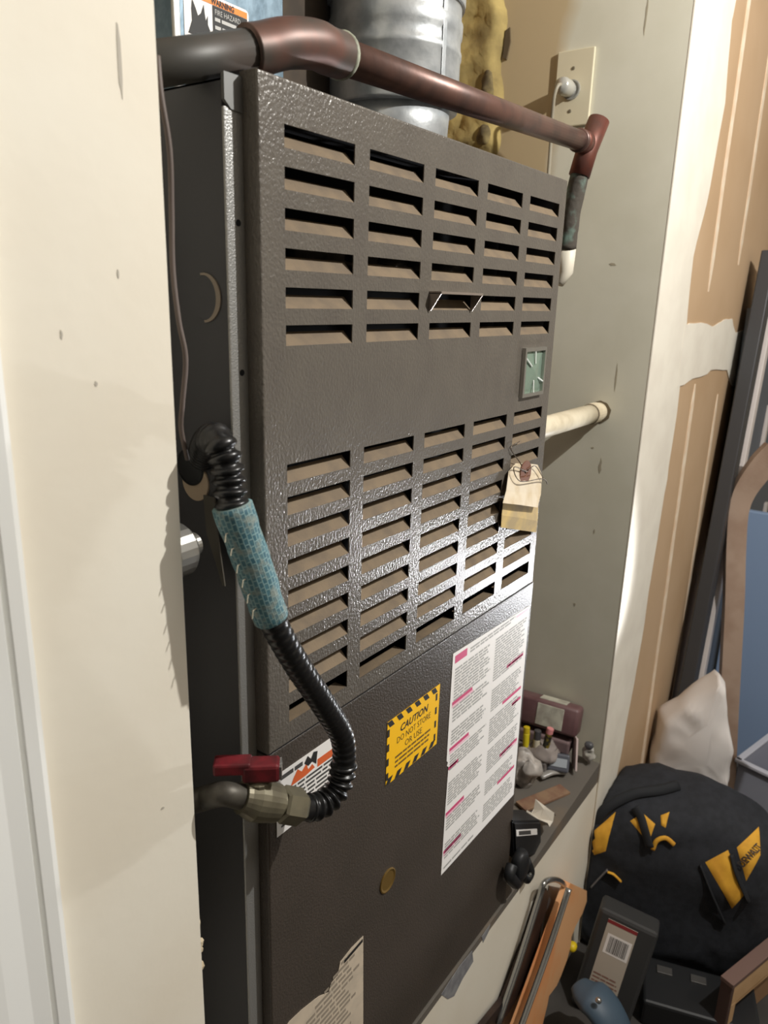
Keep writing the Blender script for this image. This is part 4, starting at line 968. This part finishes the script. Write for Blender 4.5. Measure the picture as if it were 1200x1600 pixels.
# lettering on the right yellow panel, running upward along the panel
la, lb2 = Vector((*(0.1098, 0.1191), 0)), Vector((*(0.1423, 0.1818), 0))
ex2 = (lb2-la); wl2 = ex2.length; ex2.normalize(); ey2 = Vector((-ex2.y, ex2.x, 0))
cu = bpy.data.curves.new('logo', 'FONT'); cu.body = 'DEWALT'; cu.size = 0.022; cu.offset = 0.0006; cu.resolution_u = 2
to = bpy.data.objects.new('logo_curve', cu); COL.objects.link(to); bpy.context.view_layer.update()
me = bpy.data.meshes.new_from_object(to.evaluated_get(bpy.context.evaluated_depsgraph_get())); bpy.data.objects.remove(to)
wx = max(v.co.x for v in me.vertices); bm = bmesh.new(); bm.from_mesh(me)
def hit(q):
    return bvh.ray_cast(BC-E2*0.10+E1*q.x+UP*q.y-VD*0.6, VD)[0]
for v in bm.verts:
    q = la+ex2*(v.co.x/wx*wl2)+ey2*(v.co.y-0.008); v.co = hit(q)-VD*0.0105
obj('bag_lettering', bm, M('letter_black', (52, 44, 40), 0.7), TBG, recalc=False)

# dark tool case under the bag, with grey latches
TCs = thing('tool_case', (1.12, -0.22, FLOOR_Z), 'low black tool case with grey latches lying in front of the yellow and black bag', 'case')
ca, cb_ = E1, E2
c0 = Vector((1.075, -0.195, (FLOOR_Z+BZ)/2))
c0 = Vector((1.002, -0.278, FLOOR_Z+0.032))
obj('case_body', obox(bmesh.new(), c0, (E1, E2, UP), (0.115, 0.062, 0.0315), 0.006), BLACK, TCs)
for s in (-0.07, 0.0, 0.07):
    obj('latch', obox(bmesh.new(), c0+E1*s+E2*0.030+UP*0.0325, (E1, E2, UP), (0.016, 0.010, 0.003), 0.001), M('latch_grey', (88, 86, 84), 0.4, 0.3), TCs)

# label-bearing black box in front
KB = thing('black_case', (0.90, -0.10, FLOOR_Z), 'upright black plastic case with a grey barcode label in front of the tool bag', 'case')
f0, f1, f2, f3 = [Vector(p) for p in ((0.905, -0.0755, -0.2176), (0.925, -0.1951, -0.2344), (0.845, -0.1692, -0.4122), (0.845, -0.0226, -0.4555))]
fz = (f1-f0).normalized(); fw = (f1-f0).length; fd = (f3-f0).normalized(); fh = (f3-f0).length*1.0
fd = (fd-fz*fd.dot(fz)).normalized(); fn = fz.cross(fd).normalized()
if fn.x > 0: fn = -fn
while (f0+fd*fh).z < FLOOR_Z+0.012: fh -= 0.004
cc = f0+fz*fw/2+fd*fh/2-fn*0.032
obj('case_body', obox(bmesh.new(), cc, (fz, fd, fn), (fw/2, fh/2, 0.032), 0.008), M('charcoal_plastic', (56, 56, 56), 0.5), KB)
kf = Flat(f0+fz*0.022+fd*0.014, fz, -fd, fn)
lw, lh = fw*0.50, fh*0.70
lbk = obj('barcode_label', kf.prism(bmesh.new(), [(0, -lh), (lw, -lh), (lw, 0), (0, 0)], 0.0, 0.001), M('label_grey', (186, 176, 162), 0.6), KB)
bm = bmesh.new(); kf.quad(bm, 0, -0.008, lw, 0, 0.0014); obj('red_edge', bm, M('label_red', (136, 46, 48), 0.6), lbk)
bm = bmesh.new(); kf.quad(bm, lw*0.12, -lh*0.46, lw*0.95, -lh*0.18, 0.0014); wb = obj('code_field', bm, WHITEPAPER, lbk)
bm = bmesh.new(); x = lw*0.22
random.seed(3)
while x < lw*0.86:
    ww = 0.0008+0.0018*random.random(); kf.quad(bm, x, -lh*0.43, min(x+ww, lw*0.86), -lh*0.21, 0.0018); x += ww+0.0008+0.001*random.random()
obj('code_bar', bm, M('bar_dark', (96, 92, 88), 0.6), lbk)
bm = bmesh.new(); text_rows(kf, bm, lw*0.05, lw*0.95, -lh*0.97, -lh*0.76, 4, 0.0014, 0.4, 0.2, 0.010)
tag(obj('small_print', bm, M('red_brown_print', (140, 104, 92), 0.6), lbk), kind='stuff')

# slate blue handled tool, foreground
BT = thing('blue_tool', (0.80, -0.12, FLOOR_Z), 'slate blue handled tool with a silver rivet in front of the black case', 'tool')
bp_ = [(0.8, -0.0814, -0.3272), (0.79, -0.1029, -0.3268), (0.785, -0.1276, -0.3281), (0.78, -0.1534, -0.3444), (0.775, -0.1772, -0.3796), (0.77, -0.1986, -0.4495)]
bp_ = [Vector(p) for p in bp_]
for p in bp_: p.z = max(p.z, FLOOR_Z+0.012)
obj('grip', TB(spline(bp_, 8), [0.022+0.020*min(1, i/12) for i in range(41)], 20, True, 0.55), BLUEGREY, BT, True)
rv = Vector((0.757, -0.134, -0.2928))
obj('rivet', LA(rv, (-0.8, -0.5, 0.5), [(0, 0.0062), (0.003, 0.0058), (0.0055, 0.003), (0.006, 0)], 16, False), CHROME, BT, True)

# ---------------------------------------------------------------- saw and wooden board standing against the platform
SW = thing('bow_saw', (0.74, -0.03, FLOOR_Z), 'bow saw with chrome tube frame and brown blade leaning against the cream platform', 'saw')
sp_ = [(0.5442, -0.02, -0.2302), (0.6186, -0.02, -0.1495), (0.6854, -0.02, -0.0628), (0.6982, -0.022, -0.0345), (0.741, -0.026, -0.0543), (0.7847, -0.03, -0.0944), (0.8101, -0.032, -0.1386)]
obj('frame_tube', TB(spline(sp_, 8), 0.0055, 10), CHROME, SW, True)
sd_ = [(0.7579, -0.051, -0.0737), (0.7158, -0.051, -0.1201), (0.6571, -0.051, -0.1772), (0.5625, -0.051, -0.2551)]
obj('frame_bar', TB(spline(sd_, 8), 0.0060, 10, True, 0.6), CHROME, SW, True)
bm = bmesh.new(); B_ = [(0.7319, -0.016, -0.0743), (0.7509, -0.016, -0.1067), (0.7441, -0.016, -0.1324), (0.7099, -0.016, -0.186), (0.7311, -0.016, -0.232), (0.6733, -0.016, -0.2533), (0.6185, -0.016, -0.2581), (0.537, -0.016, -0.2634), (0.4514, -0.016, -0.1782), (0.5785, -0.016, -0.2058), (0.6614, -0.016, -0.143), (0.71, -0.016, -0.0836)]
A = [bm.verts.new(p) for p in B_]; Bv = [bm.verts.new(Vector(p)+Vector((0, 0.010, 0))) for p in B_]
bm.faces.new(A); bm.faces.new(Bv[::-1])
for k in range(len(A)): bm.faces.new((A[k], A[(k+1) % len(A)], Bv[(k+1) % len(A)], Bv[k]))
obj('blade_guard', bm, RUSTBROWN, SW)
bm = bmesh.new(); bl = [(0.7618, -0.01, -0.0934), (0.8408, -0.01, -0.1576), (0.8158, -0.01, -0.2236), (0.7633, -0.01, -0.2794), (0.7412, -0.01, -0.2315), (0.7578, -0.01, -0.1621)]
A = [bm.verts.new(p) for p in bl]; Bv = [bm.verts.new(Vector(p)+Vector((0, 0.002, 0))) for p in bl]
bm.faces.new(A); bm.faces.new(Bv[::-1])
for k in range(len(A)): bm.faces.new((A[k], A[(k+1) % len(A)], Bv[(k+1) % len(A)], Bv[k]))
obj('steel_plate', bm, M('dull_steel', (150, 150, 150), 0.35, 0.7), SW)
BD = [(0.7968, -0.04, -0.096), (0.9159, -0.04, -0.2026), (0.9253, -0.04, -0.2368), (0.904, -0.04, -0.2546), (0.8683, -0.04, -0.2571), (0.8468, -0.04, -0.2701), (0.8498, -0.04, -0.2962), (0.835, -0.04, -0.3211), (0.8083, -0.04, -0.3389), (0.7867, -0.04, -0.3468), (0.7455, -0.04, -0.3362), (0.7408, -0.04, -0.3584), (0.7256, -0.04, -0.3909), (0.7117, -0.04, -0.4449), (0.5597, -0.04, -0.2909), (0.6207, -0.04, -0.2432), (0.7092, -0.04, -0.1673)]
bm = bmesh.new(); A = []; Bv = []
for p in BD:
    p = Vector(p); p.z = max(p.z, FLOOR_Z+0.002)
    A.append(bm.verts.new(p)); Bv.append(bm.verts.new(p+Vector((0.0, 0.015, 0))))
bm.faces.new(A); bm.faces.new(Bv[::-1])
for k in range(len(A)): bm.faces.new((A[k], A[(k+1) % len(A)], Bv[(k+1) % len(A)], Bv[k]))
tag(obj('saw_handle_board', bm, WOODORANGE), 'orange stained wooden board with a scalloped edge standing right of the bow saw', 'board')
tag(obj('yellow_cap', blob(bmesh.new(), (0.87, -0.0368, -0.3167), ((1, 0, 0), (0, 1, 0), (0, 0, 1)), (0.012, 0.010, 0.010), 2.2, 0, 1, 16, 10), M('cap_yellow', (226, 196, 30), 0.45), None, True), 'small yellow plastic cap poking out behind the orange board', 'cap')
# wooden box, lower right
WB = thing('wooden_frame', (1.05, -0.45, FLOOR_Z), 'pale wooden framed panel with dark top edge standing at the lower right corner', 'frame')
k0 = Vector((0.95, -0.3407, -0.2858)); ka = (Vector((1.06, -0.3811, -0.2556))-k0); ka.z = 0; ka.normalize(); kb = Vector((-ka.y, ka.x, 0))
if kb.x < 0: kb = -kb
def wb(a0, a1, b0, b1, z0, z1, name, mat, bev=0.001):
    c = k0+ka*(a0+a1)/2+kb*(b0+b1)/2; c.z = (z0+z1)/2
    return obj(name, obox(bmesh.new(), c, (ka, kb, UP), ((a1-a0)/2, abs(b1-b0)/2, (z1-z0)/2), bev), mat, WB)
zt = k0.z; zb = FLOOR_Z+0.001; OW_ = M('outer_wood', (82, 62, 56), 0.6)
wb(-0.003, 0.36, -0.002, 0.026, zt-0.010, zt, 'box_top', M('rim_wood', (112, 88, 80), 0.6))
wb(-0.002, 0.008, 0.0, 0.024, zb, zt-0.0105, 'box_side', OW_)
wb(0.350, 0.358, 0.0, 0.024, zb, zt-0.0105, 'box_side', OW_)
wb(0.0085, 0.3495, 0.0, 0.010, zt-0.060, zt-0.0105, 'front_rail', PINE)
wb(0.0085, 0.026, 0.0, 0.010, zb, zt-0.0605, 'front_stile', PINE)
wb(0.0265, 0.3495, 0.018, 0.024, zb, zt-0.0605, 'back_board', M('divider_wood', (150, 116, 84), 0.6))
wb(0.0265, 0.3495, 0.004, 0.0175, zt-0.078, zt-0.070, 'shelf_ledge', PINE)
